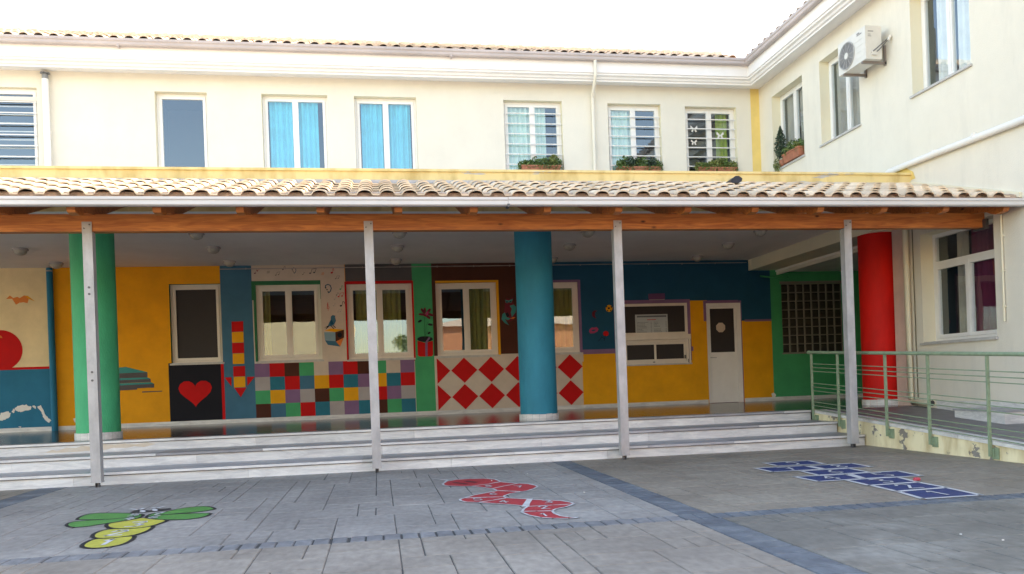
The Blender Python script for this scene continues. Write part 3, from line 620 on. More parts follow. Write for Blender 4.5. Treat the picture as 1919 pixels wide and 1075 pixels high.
# door
m = MB(); u0, u1, v0, v1 = 7.302, 8.128, ZF+.002, 2.718
m.pbox(T, u0, u0+.05, v0, v1, .02, .1); m.pbox(T, u1-.10, u1, v0, v1, .02, .1); m.pbox(T, u0+.05, u1-.10, v1-.07, v1, .02, .1)
dr = m.build('door', PVC, B, label='white door with screened upper light and octagonal sticker')
a0, a1 = u0+.055, u1-.105; zq = Wq(1350, 660)[1]
m = MB(); frame_boxes(m, T, a0, a1, zq-.04, v1-.075, .045, .04, .085); m.pbox(T, a0, a1, v0+.005, zq-.04, .045, .085); frame_boxes(m, T, a0+.05, a1-.05, v0+.1, zq-.14, .012, .041, .0445); m.build('door_leaf', PVC, dr)
m = MB(); m.pbox(T, a0+.045, a1-.045, zq+.005, v1-.12, .06, .065); m.build('pane', SCREEN, dr)
oc = Wq(1353, 613); m = MB(); r8 = .115; m.prism([(oc[0]+r8*cos(pi/8+i*pi/4), oc[1]+r8*sin(pi/8+i*pi/4)) for i in range(8)], lambda p, t: T(p[0], p[1], t), .055, .0585); m.build('octagonal_sticker', P['beige'], dr)
m = MB(); m.tube([T(a0+.03, zq-.11, .045), T(a0+.03, zq-.11, .0), T(a0+.15, zq-.115, -.005)], .009, 8); m.build('handle', STEEL, dr)
# glass block window in the green wall
m = MB(); u0, u1, v0, v1 = GW[7]; m.pbox(T, u0-.03, u1+.03, v1+.001, v1+.06, -.01, .05); m.pbox(T, u0-.02, u1+.02, v0-.03, v0-.001, -.02, .02)
gbm = mat('dark_glass_block', (.05, .042, .034), .4, .3, 6, spec=.3); gbj = mat('block_mortar', (.22, .205, .18), .8)
nbx, nbz = 8, 8
for i in range(nbx+1): uu = u0+(u1-u0)*i/nbx; m.pbox(T, max(uu-.012, u0+.001), min(uu+.012, u1-.001), v0+.001, v1-.001, .02, .08, 0)
for j in range(nbz+1): vv = v0+(v1-v0)*j/nbz; m.pbox(T, u0+.002, u1-.002, max(vv-.010, v0+.001), min(vv+.010, v1-.001), .022, .078, 0)
gb = m.build('glass_block_window', gbj, B, label='window of dark glass blocks in the green wall')
m = MB()
for i in range(nbx):
    for j in range(nbz):
        a = u0+(u1-u0)*i/nbx+.013; b = u0+(u1-u0)*(i+1)/nbx-.013; c = v0+(v1-v0)*j/nbz+.011; d = v0+(v1-v0)*(j+1)/nbz-.011
        t1 = random.uniform(-.004, .004)
        m.add([T(a, c, .05), T(b, c, .05), T(b, d, .05), T(a, d, .05), T(a+.03, c+.03, .036+t1), T(b-.03, c+.03, .036), T(b-.03, d-.03, .036), T(a+.03, d-.03, .036-t1)], [(4, 5, 6, 7), (0, 1, 5, 4), (1, 2, 6, 5), (2, 3, 7, 6), (3, 0, 4, 7)])
m.build('glass_block', gbm, gb)

# columns
def column(par, cx, cy, r, matl, label, z1=ZC):
    m = MB(); m.lathe((cx, cy), [(r, ZF), (r, z1)], 48); c = m.build('column', matl, par, label)
    m = MB(); n = 18
    for k in range(n):
        a0, a1 = 2*pi*k/n+.003, 2*pi*(k+1)/n-.003; aa = [a0, (a0+a1)/2, a1]; h = ZF+.10+random.uniform(-.003, .003)
        vs = [(cx+(r+.02)*cos(a), cy+(r+.02)*sin(a), z) for z in (ZF, h) for a in aa]+[(cx+(r-.01)*cos(a), cy+(r-.01)*sin(a), h) for a in aa]
        m.add(vs, [(0, 1, 4, 3), (1, 2, 5, 4), (3, 4, 7, 6), (4, 5, 8, 7)])
    m.build('column_skirting', MARB, c); return c
YC = 2.75
gx = (onY(136, 600, YC).x+onY(220, 600, YC).x)/2; tx = (onY(970, 600, YC).x+onY(1038.5, 600, YC).x)/2; rx_ = (onY(1612, 600, YC).x+onY(1687, 600, YC).x)/2
RC = .302
column(B, gx, YC, RC, COLG, 'green round column'); column(B, tx, YC, RC, COLB, 'blue round column')

# upper wall
UZ1 = 7.205; UZ0 = 5.56
UWIN = [(-8.30, -6.43, UZ0, UZ1+.02), (-4.24, -3.24, UZ0, UZ1), (-2.17, -.85, UZ0, UZ1), (-.30, .99, UZ0, UZ1-.005), (2.86, 4.15, UZ0, UZ1-.015), (5.18, 6.40, UZ0, UZ1-.04), (6.97, 8.19, UZ0, UZ1-.07)]
m = MB(); wall(m, TY(YW), XE0, XW, ZC+.23, ZCOR+.3, UWIN, [[8.54, XW, 3, 9, 1]], 0, .25, [2]*7)
m.build('upper_wall', [CREAM, YELLP, CREAMD], B)
bl = MB()
LV = mat('blue_grey_roller_slats', (.10, .13, .20), .3, .1, 4)
o = window(B, TY(YW), *UWIN[0], depth=.10, sashes=2, curtains=[], bars=(5.66, 6.95, 7, -8.28, -6.45), label='barred upper window at the far left')
m = MB(); T = TY(YW); m.pbox(T, -8.29, -6.44, 6.98, 7.06, .05, .09)
for k in range(9): zz = 5.58+k*.165; m.pbox(T, -8.2, -6.5, zz, zz+.02, .19, .21)
m.build('blind', PVCB, o)
window(B, T, *UWIN[1], depth=.14, sashes=1, label='narrow single upper window')
window(B, T, *UWIN[2], depth=.14, curtains=[(-2.05, -1.52, CU['turquoise']), (-1.5, -1.06, CU['turquoise'])], label='upper window with turquoise curtains, gap at right')
window(B, T, *UWIN[3], depth=.14, curtains=[(-.17, .3, CU['turquoise']), (.36, .86, CU['turquoise'])], label='upper window with turquoise curtains')
window(B, T, *UWIN[4], depth=.14, curtains=[(2.9, 3.48, CU['mint']), (3.5, 3.83, CU['mint'])], bars=(5.6, 6.93, 7, 2.87, 4.14), label='barred upper window with mint curtains left of the downpipe')
window(B, T, *UWIN[5], depth=.14, curtains=[(5.22, 5.85, CU['mint'])], bars=(5.6, 6.90, 7, 5.19, 6.39), label='barred upper window right of the downpipe')
o = window(B, T, *UWIN[6], depth=.14, curtains=[(7.78, 8.08, CU['lime'])], bars=(5.6, 6.87, 7, 6.98, 8.18), label='barred upper window with green curtain and paper butterflies')
for (px, py, s) in ((1301, 241, 1), (1350, 253, 1.05), (1301, 266, .85)):
    c = onY(px, py, YW+.12); m = MB(); s *= .085
    for sx in (-1, 1):
        for q in ([(0, 0), (.9, .9), (1.0, .2), (.5, -.1)], [(0, 0), (.5, -.1), (.8, -.7), (.35, -.9)]):
            pl = [(c.x+sx*a*s, c.z+b*s) for a, b in q]; pl = pl if sx > 0 else pl[::-1]
            m.prism(pl, lambda p, t: (p[0], c.y+t, p[1]), 0, .003)
    m.build('paper_butterfly', P['white'], o)

# cornice, fascia, gutter, roof (profiles swept along the main wall, mitred at the inner corner)
CPROF = [(0, 7.56), (.36, 7.50), (.36, 7.535), (.40, 7.545), (.42, 7.58), (.47, 7.60), (.47, 7.635), (.50, 7.64), (.50, 7.92), (0, 7.92)]
GPROF = [(.50, 7.99), (.50, 7.875), (.53, 7.865), (.60, 7.865), (.615, 7.885), (.615, 7.93), (.635, 7.95), (.635, 7.995), (.62, 7.995), (.62, 7.96), (.515, 7.90), (.515, 7.99)]
def sweep_main(prof, name, matl, par, x0=XE0):
    m = MB(); n = len(prof)
    vs = [(x0, YW-o_, z) for o_, z in prof]+[(XW-o_, YW-o_, z) for o_, z in prof]
    m.add(vs, [(i, i+n, (i+1) % n+n, (i+1) % n) for i in range(n)]+[tuple(range(n))]); return m.build(name, matl, par)
def sweep_wing(prof, name, matl, par, y0=-7.0):
    m = MB(); n = len(prof)
    vs = [(XW-o_, YW-o_, z) for o_, z in prof]+[(XW-o_, y0, z) for o_, z in prof]
    m.add(vs, [(i, i+n, (i+1) % n+n, (i+1) % n) for i in range(n)]+[tuple(range(2*n-1, n-1, -1))]); return m.build(name, matl, par)
sweep_main(CPROF, 'cornice', WHITE, B); gm = sweep_main(GPROF, 'roof_gutter', GUTU, B)
m = MB()
for px in (221, 845): xx = onY(px, 80, 6.4).x; m.box(xx-.02, xx+.02, 6.36, 6.48, 7.83, 7.865)
m.build('gutter_joint', GUTU, gm)
# roof: tiles on a deck
sl_ = Vector((0, 1, .44)).normalized(); nn = Vector((0, -.44, 1)).normalized(); RY0, RZ0 = 6.46, 7.985
m = MB(); L_ = 4.15; e0 = Vector((XE0, RY0+.02, RZ0-.01)); 
c1 = [Vector((XE0, RY0, RZ0-.02)), Vector((XW-.5, RY0, RZ0-.02)), Vector((XW+3.3, RY0+3.8, RZ0+1.65)), Vector((XE0, RY0+3.8, RZ0+1.65))]
m.quad(*c1); m.quad(c1[3], c1[2], Vector((XW+3.3, 14, RZ0)), Vector((XE0, 14, RZ0)))
dk = m.build('roof', TILEU, B)
m = MB(); tiles(m, (XE0, RY0, RZ0-.015), (1, 0, 0), sl_, nn, int((XW-.45-XE0)/.27), 11, .27, .375); m.build('roof_tiles', TILEU, dk)
m = MB()
for i in range(62):
    x = XE0+i*.36; zr_ = RZ0+1.68; rr_ = .085+random.uniform(-.004, .004)
    m.tube([(x, RY0+3.8, zr_), (x+.40, RY0+3.8, zr_+.018)], [rr_, rr_+.018], 10)
m.build('ridge_tiles', TILEU, dk)

# pipes on the main block
m = MB(); dxp_ = onY(1113, 240, 6.93).x; gx_ = onY(1116, 112, 6.42).x
m.tube([(gx_, 6.43, 7.88), (gx_, 6.43, 7.60), (gx_-.005, 6.45, 7.50), (dxp_, 6.93, 7.30), (dxp_, 6.93, 7.2), (dxp_, 6.93, ZT-.05)], .036, 12)
for z in (7.1, 5.9): m.tube([(dxp_, 6.93, z), (dxp_, 6.93, z+.03)], .041, 12)
m.build('downpipe', CREAM, B)
m = MB(); vx = onY(88, 230, 6.9).x; m.tube([(vx, 6.9, ZT-.05), (vx, 6.9, 7.36)], .062, 14); m.tube([(vx, 6.9, 6.3), (vx, 6.9, 6.34)], .068, 14); vp = m.build('vent_pipe', PVC, B)
m = MB(); m.tube([(vx, 6.9, 7.36), (vx, 6.9, 7.45)], .056, 12); m.tube([(vx, 6.9, 7.47), (vx, 6.9, 7.485)], .088, 14)
for k in range(6): a = k*pi/3; m.tube([(vx+.05*cos(a), 6.9+.05*sin(a), 7.45), (vx+.07*cos(a), 6.9+.07*sin(a), 7.475)], .007, 5)
m.build('vent_cap', mat('grey_vent_cap', (.22, .23, .25), .5), vp)
m = MB(); px_ = onY(98, 650, 6.92).x; m.tube([(px_, 6.92, ZF+.0), (px_, 6.92, ZC-.02)], .058, 14); tp = m.build('painted_drainpipe', P['tealblue'], B)
m = MB(); m.tube([(px_, 6.92, ZC-.09), (px_, 6.92, ZC-.065)], .062, 14); m.build('pipe_clip', P['lightgrey'], tp)
m = MB(); m.tube([(onY(412, 500, YW).x, YW-.015, ZC-.07), (8.3, YW-.015, ZC-.06)], .009, 6)
for k in range(14): m.box(-2.6+k*.78, -2.585+k*.78, YW-.03, YW-.001, ZC-.085, ZC-.05)
m.build('cable_conduit', P['lightgrey'], B)

# ------------------------------------------------------------------ side wing
W = thing('school_side_wing', (XW, 2, 0), 'cream side wing at the right with marble sills and lower window beside the ramp', 'building')
TW = TX(XW)
WWIN = [(-6.42, -5.13, 5.53, 7.17), (-4.48, -3.19, 5.53, 7.17), (-1.75, -.44, 5.52, 7.13), (3.0, 4.3, 5.52, 7.13)]
WLOW = [(-1.70, -.12, 1.49, 3.24), (1.6, 3.2, 1.49, 3.24)]
m = MB(); wall(m, TW, -YW, 7.0, 3.7, ZCOR+.3, WWIN, [], 0, .25, [1]*4); wall(m, TW, -2.42, 7.0, 0, 3.7, WLOW, [[-2.42, -2.03, 0, 3.8, 2]], 0, .25, [1]*2)
m.quad((XW, 2.42, 0), (XW, 2.42, 3.7), (XW+.3, 2.42, 3.7), (XW+.3, 2.42, 0), 2)
m.quad((XW, -7, 0), (XW+8, -7, 0), (XW+8, -7, ZCOR+.3), (XW, -7, ZCOR+.3)); m.quad((XW+8, -7, 0), (XW+8, 14, 0), (XW+8, 14, ZCOR+.3), (XW+8, -7, ZCOR+.3))
m.build('wing_wall', [CREAMW, CREAMD, P['pinkbounce']], W)  # pink end strip: red reflected from the column, painted into the wall colour
sweep_wing(CPROF, 'cornice', WHITE, W); sweep_wing(GPROF, 'roof_gutter', GUTU, W)
m = MB(); X0 = XW-.54; m.quad((X0, RY0, RZ0-.02), (X0+3.8, RY0+3.8, RZ0+1.65), (X0+3.8, -7.2, RZ0+1.65), (X0, -7.2, RZ0-.02)); m.quad((X0+3.8, RY0+3.8, RZ0+1.65), (X0+8.6, RY0+3.8, RZ0), (X0+8.6, -7.2, RZ0), (X0+3.8, -7.2, RZ0+1.65))
wr = m.build('roof', TILEU, W)
m = MB(); tiles(m, (X0, RY0-.02, RZ0-.015), (0, -1, 0), Vector((1, 0, .44)).normalized(), Vector((-.44, 0, 1)).normalized(), 50, 11, .27, .375); m.build('roof_tiles', TILEU, wr)
window(W, TW, *WWIN[0], depth=.20, sill=.04, curtains=[(-6.3, -5.8, CU['greyc']), (-5.75, -5.5, CU['greyc'])], label='upper wing window with the planter and cypress on its sill')
window(W, TW, *WWIN[1], depth=.20, sill=.04, curtains=[(-4.4, -3.95, CU['greyc']), (-3.85, -3.3, CU['greyc'])], label='upper wing window behind the air conditioner')
window(W, TW, *WWIN[2], depth=.20, sill=.04, curtains=[(-1.5, -1.15, CU['white']), (-1.05, -.5, CU['white'])], label='nearest upper wing window')
window(W, TW, *WWIN[3], depth=.20, sill=.04)
window(W, TW, *WLOW[0], depth=.22, sill=.05, transom=2.72, curtains=[(-1.28, -1.02, CU['greyc']), (-.9, -.18, CU['wine'])], label='large lower wing window with wine red curtains', fw=.06)
window(W, TW, *WLOW[1], depth=.22, sill=.05, transom=2.72, fw=.06)
# beam and ceiling under the wing
m = MB(); m.box(8.36, 9.0, 2.4, YW-.002, 3.44, 3.70); m.box(8.345, 8.36, YW-.12, YW-.002, 3.44, 3.69); m.build('concrete_beam', CREAMD, W)
m = MB(); m.box(9.0, XE1, 1.9, YW-.002, 3.40, 3.7); m.build('wing_passage_ceiling', CEIL, W)
m = MB(); m.box(9.02, 9.06, 2.4, YW-.003, 3.33, 3.3999); m.build('beam_edge', CREAM, W)
m = MB(); m.box(12.6, 12.8, 2, YW, ZF, 3.4); m.build('passage_end_wall', P['green'], W)
column(W, rx_, YC, RC+.018, COLR, 'red round column', 3.44)
m = MB(); m.tube([onY(1425, 517, YW-.06), onY(1478, 523, YW-.06), onY(1478, 508, YW-.06)], .02, 8); m.build('green_pipe', P['green'], W)
# wing pipes
m = MB(); pts = [onX(1662, 331, XW-.07), onX(1672, 323, XW-.07), onX(1770, 293, XW-.07), onX(1919, 233, XW-.07), onX(2100, 170, XW-.07)]
zs = [4.36, 4.44, 4.42, 4.38, 4.35]; ys = [2.5, 2.32, 1.15, -.4, -5]
m.tube([(XW-.07, ys[i], zs[i]) for i in range(5)], .05, 14)
for yy in (1.2, .35): m.tube([(XW-.07, yy, 4.43), (XW-.07, yy-.02, 4.43)], .057, 12)
m.build('drainpipe', PVC, W)
m = MB(); m.tube([(XW-.06, 1.98, 3.5), (XW-.06, 1.98, ZF+.12), (XW-.06, 1.93, ZF+.06), (XW-.06, 1.50, ZF+.05)], .048, 12); m.tube([(XW-.06, 1.52, ZF+.05), (XW-.06, 1.47, ZF+.05)], [.058, .06], 14)
m.build('downpipe', CREAMD, W)
m = MB(); m.tube([(XW-.06, 1.48, ZF+.05), (XW-.06, 1.465, ZF+.05)], .046, 12); m.build('pipe_mouth', DARK, W)
m = MB(); m.tube([(XW-.02, 1.86, 3.4), (XW-.02, 1.86, ZF+.12)], .009, 6); m.build('cable', P['olive'], W)
m = MB(); m.tube([(XW-.03, -.06, 3.22), (XW-.03, -.06, 1.70)], .016, 8)
for z in (2.9, 2.4, 1.9): m.box(XW-.05, XW-.001, -.08, -.04, z, z+.02)
m.build('cable_conduit', CREAMD, W)
m = MB()
prof = []
m.add([(XW-.004, 3.0, 4.18), (XW-.004, 1.75, 4.18), (XW-.004, 1.8, 4.30), (XW-.004, 2.0, 4.42), (XW-.004, 2.15, 4.45), (XW-.004, 2.3, 4.40), (XW-.004, 3.0, 4.36)], [tuple(range(7))])
m.build('mortar_patch', YELLP, W)
m = MB(); m.prism([(-.42, 3.36), (YS-.07, 4.10), (YS-.07, 4.145), (-.42, 3.43)], lambda p, t: (XW+t, p[0], p[1]), -.05, -.002); m.build('flashing_mortar', CREAMD, W)
m = MB(); m.box(XW-.012, XW-.001, -1.2, 1.42, .2, .56); m.build('skirting', MARB, W)

# ------------------------------------------------------------------ ceiling lamps
gl_m = mat('dusty_lamp_glass', (.50, .45, .38), .4, .2, 20)
nx_ = ['far left', 'second', 'third', 'fourth', 'fifth']
for i, X in enumerate((-5.95, -2.8, .43, 3.67, 6.87)):
    for j, Y in enumerate((3.45, 4.80, 6.35)):
        if X < -5 and Y < 4: continue
        lamp = thing('ceiling_lamp', (X, Y, ZC), 'round ceiling lamp, %s row from the left, %s' % (nx_[i], ['nearest the beam', 'middle of its row', 'nearest the painted wall'][j]), 'lamp', 'round lamps on the arcade ceiling')
        m = MB(); m.lathe((X, Y), [(.115, ZC), (.125, ZC-.03), (.11, ZC-.04)], 20); m.build('base_ring', P['lightgrey'], lamp)
        m = MB(); m.lathe((X, Y), [(.105, ZC-.035), (.10, ZC-.07), (.075, ZC-.10), (.035, ZC-.118), (.001, ZC-.12)], 20); m.build('glass_shade', gl_m, lamp)

# ------------------------------------------------------------------ canopy
C = thing('tiled_canopy', (0, .32, 0), 'timber canopy with clay tiles and grey gutter running along the arcade front', 'canopy')
CX0, CX1 = -11.0, XW-.01
m = MB(); m.box(CX0, XW-.012, .27, .40, 3.085, 3.295); bm_ = m.build('beam', WOOD, C)
m = MB(); m.box(XW-.05, XW-.006, .20, .45, 3.06, 3.2); m.build('beam_shoe', STEELD, bm_)
sp = (onY(1290, 392, -.35).x-onY(133, 392, -.35).x)/8; xr = onY(133, 392, -.35).x
k = -4
while xr+k*sp < XW-.1:
    X = xr+k*sp; k += 1
    m = MB(); sl2 = .315
    top = lambda y_: 3.336+.318*(y_+.44)-.024
    poly = [(-.36, top(-.36)), (YS-.07, top(YS-.07)), (YS-.07, 3.76), (.42, 3.29), (.25, 3.278), (.06, 3.26), (-.05, 3.235), (-.12, 3.20), (-.20, 3.175), (-.33, 3.185), (-.36, 3.22)]
    m.prism(poly, lambda p, t: (X+t, p[0], p[1]), -.045, .045); m.build('rafter', WOOD, C)
m = MB(); cs = Vector((0, 1, .318)).normalized(); cn = Vector((0, -.318, 1)).normalized()
bz = lambda y_: 3.336+.318*(y_+.44)
m.prism([(-.4, bz(-.4)-.022), (YS-.065, bz(YS-.065)-.022), (YS-.065, bz(YS-.065)-.002), (-.4, bz(-.4)-.002)], lambda p, t: (t, p[0], p[1]), CX0, CX1)
m.build('roof_boarding', WOOD, C)
m = MB(); nt_ = int((CX1-CX0)/.264); tiles(m, (CX0, -.44, 3.336), (1, 0, 0), cs, cn, nt_, 6, .264, .395, .058, .007)
m.build('roof_tiles', TILE, C)
m = MB(); m.box(CX0, CX1, -.405, -.385, 3.25, 3.335); m.build('added_eave_board', WOOD, C)  # board added behind the gutter to darken the bright line mirrored in the panes
m = MB(); m.prism([(-.37, bz(-.37)), (-.30, bz(-.30)), (-.30, bz(-.3)+.055), (-.37, bz(-.37)+.05)], lambda p, t: (t, p[0], p[1]), CX0, CX1); m.build('mortar_infill', mat('clay_mortar', (.60, .46, .37), .9, .35, 9, .5, 60), C)
m = MB(); gp = [(a_-.2, b_-.046) for a_, b_ in [(-.23, 3.355), (-.23, 3.29), (-.25, 3.268), (-.32, 3.268), (-.335, 3.28), (-.335, 3.323), (-.35, 3.335), (-.35, 3.364), (-.34, 3.364), (-.335, 3.345), (-.30, 3.30), (-.25, 3.30), (-.24, 3.355)]]
n = len(gp); xs_ = [CX0, onY(952, 376, -.5).x-.003, onY(952, 376, -.5).x+.003, XW-.012]
for a, b, dz in ((xs_[0], xs_[1], 0), (xs_[2], xs_[3], .003)):
    vs = [(a, y_, z+dz) for y_, z in gp]+[(b, y_, z+dz) for y_, z in gp]
    m.add(vs, [(i, i+n, (i+1) % n+n, (i+1) % n) for i in range(n)]+[tuple(range(n)), tuple(range(2*n-1, n-1, -1))])
gt = m.build('gutter', GUT, C)
m = MB(); xj = xs_[1]; m.box(xj-.012, xj+.02, -.545, -.42, 3.205, 3.24); m.build('gutter_joint', STEELD, gt)
pl_ = ['at the far left in front of the green column', 'left of the painted diamonds', 'before the canteen hatch', 'beside the ramp railing']
for i, X in enumerate((-3.395, -.06, 3.22, 6.57)):
    m = MB(); m.box(X-.056, X+.056, .262, .372, .075, 3.083); m.box(X-.060, X+.060, .258, .376, .055, .075)
    for z in ((1.42, 1.3, 1.9, 2.55) if i < 1 else ()): pass
    ps = m.build('post', STEEL, C, label='steel post '+pl_[i])
    m = MB(); m.box(X-.056, X+.056, .255, .2615, 3.06, 3.20); m.build('bracket', STEEL, ps)
    m = MB()
    for (a, b) in ((-.03, 3.12), (.032, 3.165)): m.tube([(X+a, .256, b), (X+a, .247, b)], .009, 8)
    if i == 0:
        for z in (2.33, 2.41, 1.39, 1.29): m.tube([(X+.0, .262, z), (X, .254, z)], .014, 8)
    m.build('bolt', STEELD, ps)
    m = MB(); m.box(X-.022, X-.012, .29, .35, 0, .056); m.box(X+.012, X+.022, .29, .35, 0, .056); m.tube([(X, .32, 0), (X, .32, .056)], .012, 8); m.build('foot', STEELD, ps)
# dark hood on the canopy tiles
p = onZ(1376, 345, 4.0)
hx_ = onY(1376, 346, 1.2).x
fd = thing('floodlight', (hx_, 1.2, 3.93), 'small black floodlight hood lying on the canopy tiles', 'floodlight')
m = MB(); vs = []
pr = [(-.15, 0), (-.13, .10), (-.02, .20), (.06, .205), (.15, .13), (.13, .04), (.06, .0)]
m.prism([(a*.6, b*.5) for a, b in pr], lambda q, t: (hx_+q[0]*1.05, 1.2+t, 3.93+q[1]), -.09, .09)
m.build('hood', mat('navy_black_plastic', (.012, .015, .03), .35), fd)
m = MB(); m.tube([(hx_, 1.25, 3.88), (hx_, 1.25, 3.97)], .02, 8); m.build('bracket', STEELD, fd)

# ------------------------------------------------------------------ ramp, marble block, railing
def rz(y): return ZF-.004+.066*(y-1.9)
RMP = thing('access_ramp', (6.9, 1.9, 0), 'concrete access ramp with flaking cream side wall descending beside the wing', 'ramp')
m = MB(); Y1 = -6.0
m.quad((6.9, 1.899, rz(1.9)), (6.9, Y1, rz(Y1)), (XW-.001, Y1, rz(Y1)), (XW-.001, 1.899, rz(1.9)))
RD = mat('ramp_concrete', (.20, .195, .20), .5, .25, 3, .2, 40); m.build('ramp_deck', RD, RMP)
m = MB(); m.prism([(1.94, 0), (Y1, 0), (Y1, rz(Y1)-.04), (1.94, rz(1.94)-.04)], lambda p, t: (t, p[0], p[1]), 6.9, 7.05); m.build('side_wall', PEEL, RMP)
m = MB(); y = 1.93
while y > Y1:
    y2 = max(y-random.uniform(1.2, 1.8), Y1); m.prism([(y-.002, rz(y)-.036), (y2+.002, rz(y2)-.036), (y2+.002, rz(y2)+.006), (y-.002, rz(y)+.006)], lambda p, t: (t, p[0], p[1]), 6.88, 7.12); y = y2
m.build('coping', MARB, RMP)
MBk = thing('marble_step_block', (8.4, -.2, rz(-.2)), 'low white marble step block standing on the ramp under the wing window', 'step block')
m = MB(); m.prism([(.29, rz(.29)), (-.65, rz(-.65)), (-.65, .455), (.29, .455)], lambda p, t: (t, p[0], p[1]), 8.16, XW-.013); m.build('block_side', MARB, MBk)
m = MB(); m.box(8.145, XW-.013, -.67, .31, .456, .482); m.build('block_top', MARBD, MBk)

RL = thing('ramp_railing', (6.86, 1.85, 0), 'pale green metal railing along the edge of the ramp', 'railing')
def hz_(y): return 1.40+.049*(y-1.85)
XR = 6.855
m = MB(); m.tube([(XR, 1.90, hz_(1.9)), (XR, Y1, hz_(Y1))], .024, 12); m.tube([(XR, 1.90, hz_(1.9)), (XR+.0, 1.93, hz_(1.9)-.0)], .03, 10); m.build('handrail', RAILM, RL)
py_ = [1.85, 1.11, -.05, -.92, -1.93, -3.0, -4.0, -5.0]
for y_ in py_:
    m = MB(); zb_ = max(rz(y_)-.17, .03); m.box(XR-.016, XR+.016, y_-.012, y_+.014, zb_, hz_(y_)-.022)
    q = m.build('post', RAILM, RL); m = MB(); m.box(XR+.018, 6.898, y_-.035, y_-.018+.03, zb_-.01, zb_+.09); m.box(6.885, 6.899, y_-.09, y_+.01, zb_-.03, zb_+.10); m.build('anchor_plate', RAILM, q)
for h in (.30, .36, .42, .62, .68, .74, .86, 1.0, 1.06)[:0]: pass
for d in (.185, .245, .305, .50, .56, .62, .80, .86, .92):
    f_ = d/1.0
    m = MB()
    def rzz(y): return hz_(y)-d*(hz_(y)-rz(y))/.95
    m.tube([(XR, 1.85, rzz(1.85)), (XR, -5.0, rzz(-5.0))], .0065, 8); m.build('rail', RAILM, RL)

# ------------------------------------------------------------------ signs on the wall
m = MB(); a = J_([(502, 577), (775, 573), (776, 736), (506, 741)]); yy = YW+.062-.006
NT = thing('menu_notice', (a[0][0], yy, a[3][1]), 'pale printed notice stuck on the dark canteen window', 'notice')
X0, X1 = a[0][0], a[1][0]; Z1, Z0 = (a[0][1]+a[1][1])/2, (a[2][1]+a[3][1])/2
m.box(X0, X1, yy, yy+.004, Z0, Z1); m.build('sheet', mat('pale_blue_paper', (.42, .47, .50), .6), NT)
m = MB(); h = Z1-Z0; wdt = X1-X0
m.box(X0+.04, X1-.03, yy-.0012, yy-.0004, Z1-.10*h-.02, Z1-.06*h)
for c0_, c1_, pr0 in ((.05, .42, .47), (.57, .80, .93)):
    for k in range(8):
        if c0_ > .5 and k == 4: continue
        z = Z1-h*(.40+k*.072); e = c0_+(c1_-c0_)*random.uniform(.4, 1)
        x = X0+wdt*c0_
        while x < X0+wdt*e: l = random.uniform(.012, .03); m.box(x, x+l, yy-.0012, yy-.0004, z-.006, z+.004); x += l+.006
        m.box(X0+wdt*pr0, X0+wdt*(pr0+.03), yy-.0012, yy-.0004, z-.006, z+.004)
m.build('printed_lines', mat('print_grey', (.13, .15, .17), .8), NT)
m = MB(); m.box(X0+wdt*.36, X0+wdt*.64, yy-.0012, yy-.0004, Z1-h*.29, Z1-h*.26); m.build('red_heading', P['red'], NT)
a = J_([(605, 405), (742, 400), (745, 450), (607, 455)])
m = MB(); m.prism([(a[3][0]+.02, a[3][1]), (a[2][0]-.02, a[2][1]), (a[2][0], a[2][1]+.02), (a[1][0], a[1][1]), (a[0][0], a[0][1]), (a[3][0], a[3][1]+.02)], lambda p, t: (p[0], YW-.02+t, p[1]), 0, .015)
SG = thing('purple_sign', (a[3][0], YW-.02, a[3][1]), 'small faded purple sign on dark blue wall above the canteen hatch', 'sign'); m.build('plate', mat('faded_purple', (.12, .035, .13), .5), SG)
m = MB(); m.box(a[3][0]+.01, a[2][0]-.01, YW-.026, YW-.0205, a[3][1]-.008, a[3][1]+.004); m.build('edge_strip', P['lightgrey'], SG)

# ------------------------------------------------------------------ air conditioner
AC = thing('air_conditioner', (XW-.25, 2.7, 6.3), 'white outdoor air conditioner unit bracketed to the upper wing wall', 'air conditioner')
ACM = mat('offwhite_metal', (.66, .64, .60), .45, .06, 5)
x0, x1, y0, y1, z0, z1 = 8.30, 8.60, 2.29, 3.10, 6.34, 6.90
m = MB(); m.box(x0, x1, y0, y1, z0, z1)
for k in range(4): m.box(x0-.004, x0-.0005, y0+.02, y0+.30, z0+.08+k*.10, z0+.084+k*.10)
m.build('casing', ACM, AC)
fc = (2.83, 6.60); m = MB(); GR = mat('fan_grey', (.20, .20, .21), .5)
m.add([(x0-.006, fc[0]+.215*cos(a), fc[1]+.215*sin(a)) for a in [i/32*2*pi for i in range(32)]], [tuple(range(32))]); fanb = m.build('fan', GR, AC)
m = MB(); GRW = mat('grille_grey', (.42, .42, .42), .5)
for r_ in [.03+.0185*k for k in range(11)]: m.tube([(x0-.014, fc[0]+r_*cos(a), fc[1]+r_*sin(a)) for a in [i/28*2*pi for i in range(29)]], .0028, 4, cap=False)
for k in range(12): a = k*pi/6; m.tube([(x0-.016, fc[0]+.05*cos(a), fc[1]+.05*sin(a)), (x0-.016, fc[0]+.225*cos(a), fc[1]+.225*sin(a))], .005, 5)
m.tube([(x0-.012, fc[0]+.225*cos(a), fc[1]+.225*sin(a)) for a in [i/32*2*pi for i in range(33)]], .009, 6, cap=False)
m.build('fan_grille', GRW, fanb)
m = MB(); m.tube([(x0-.02, fc[0], fc[1]), (x0-.006, fc[0], fc[1])], .055, 16); m.build('fan_hub', ACM, fanb)
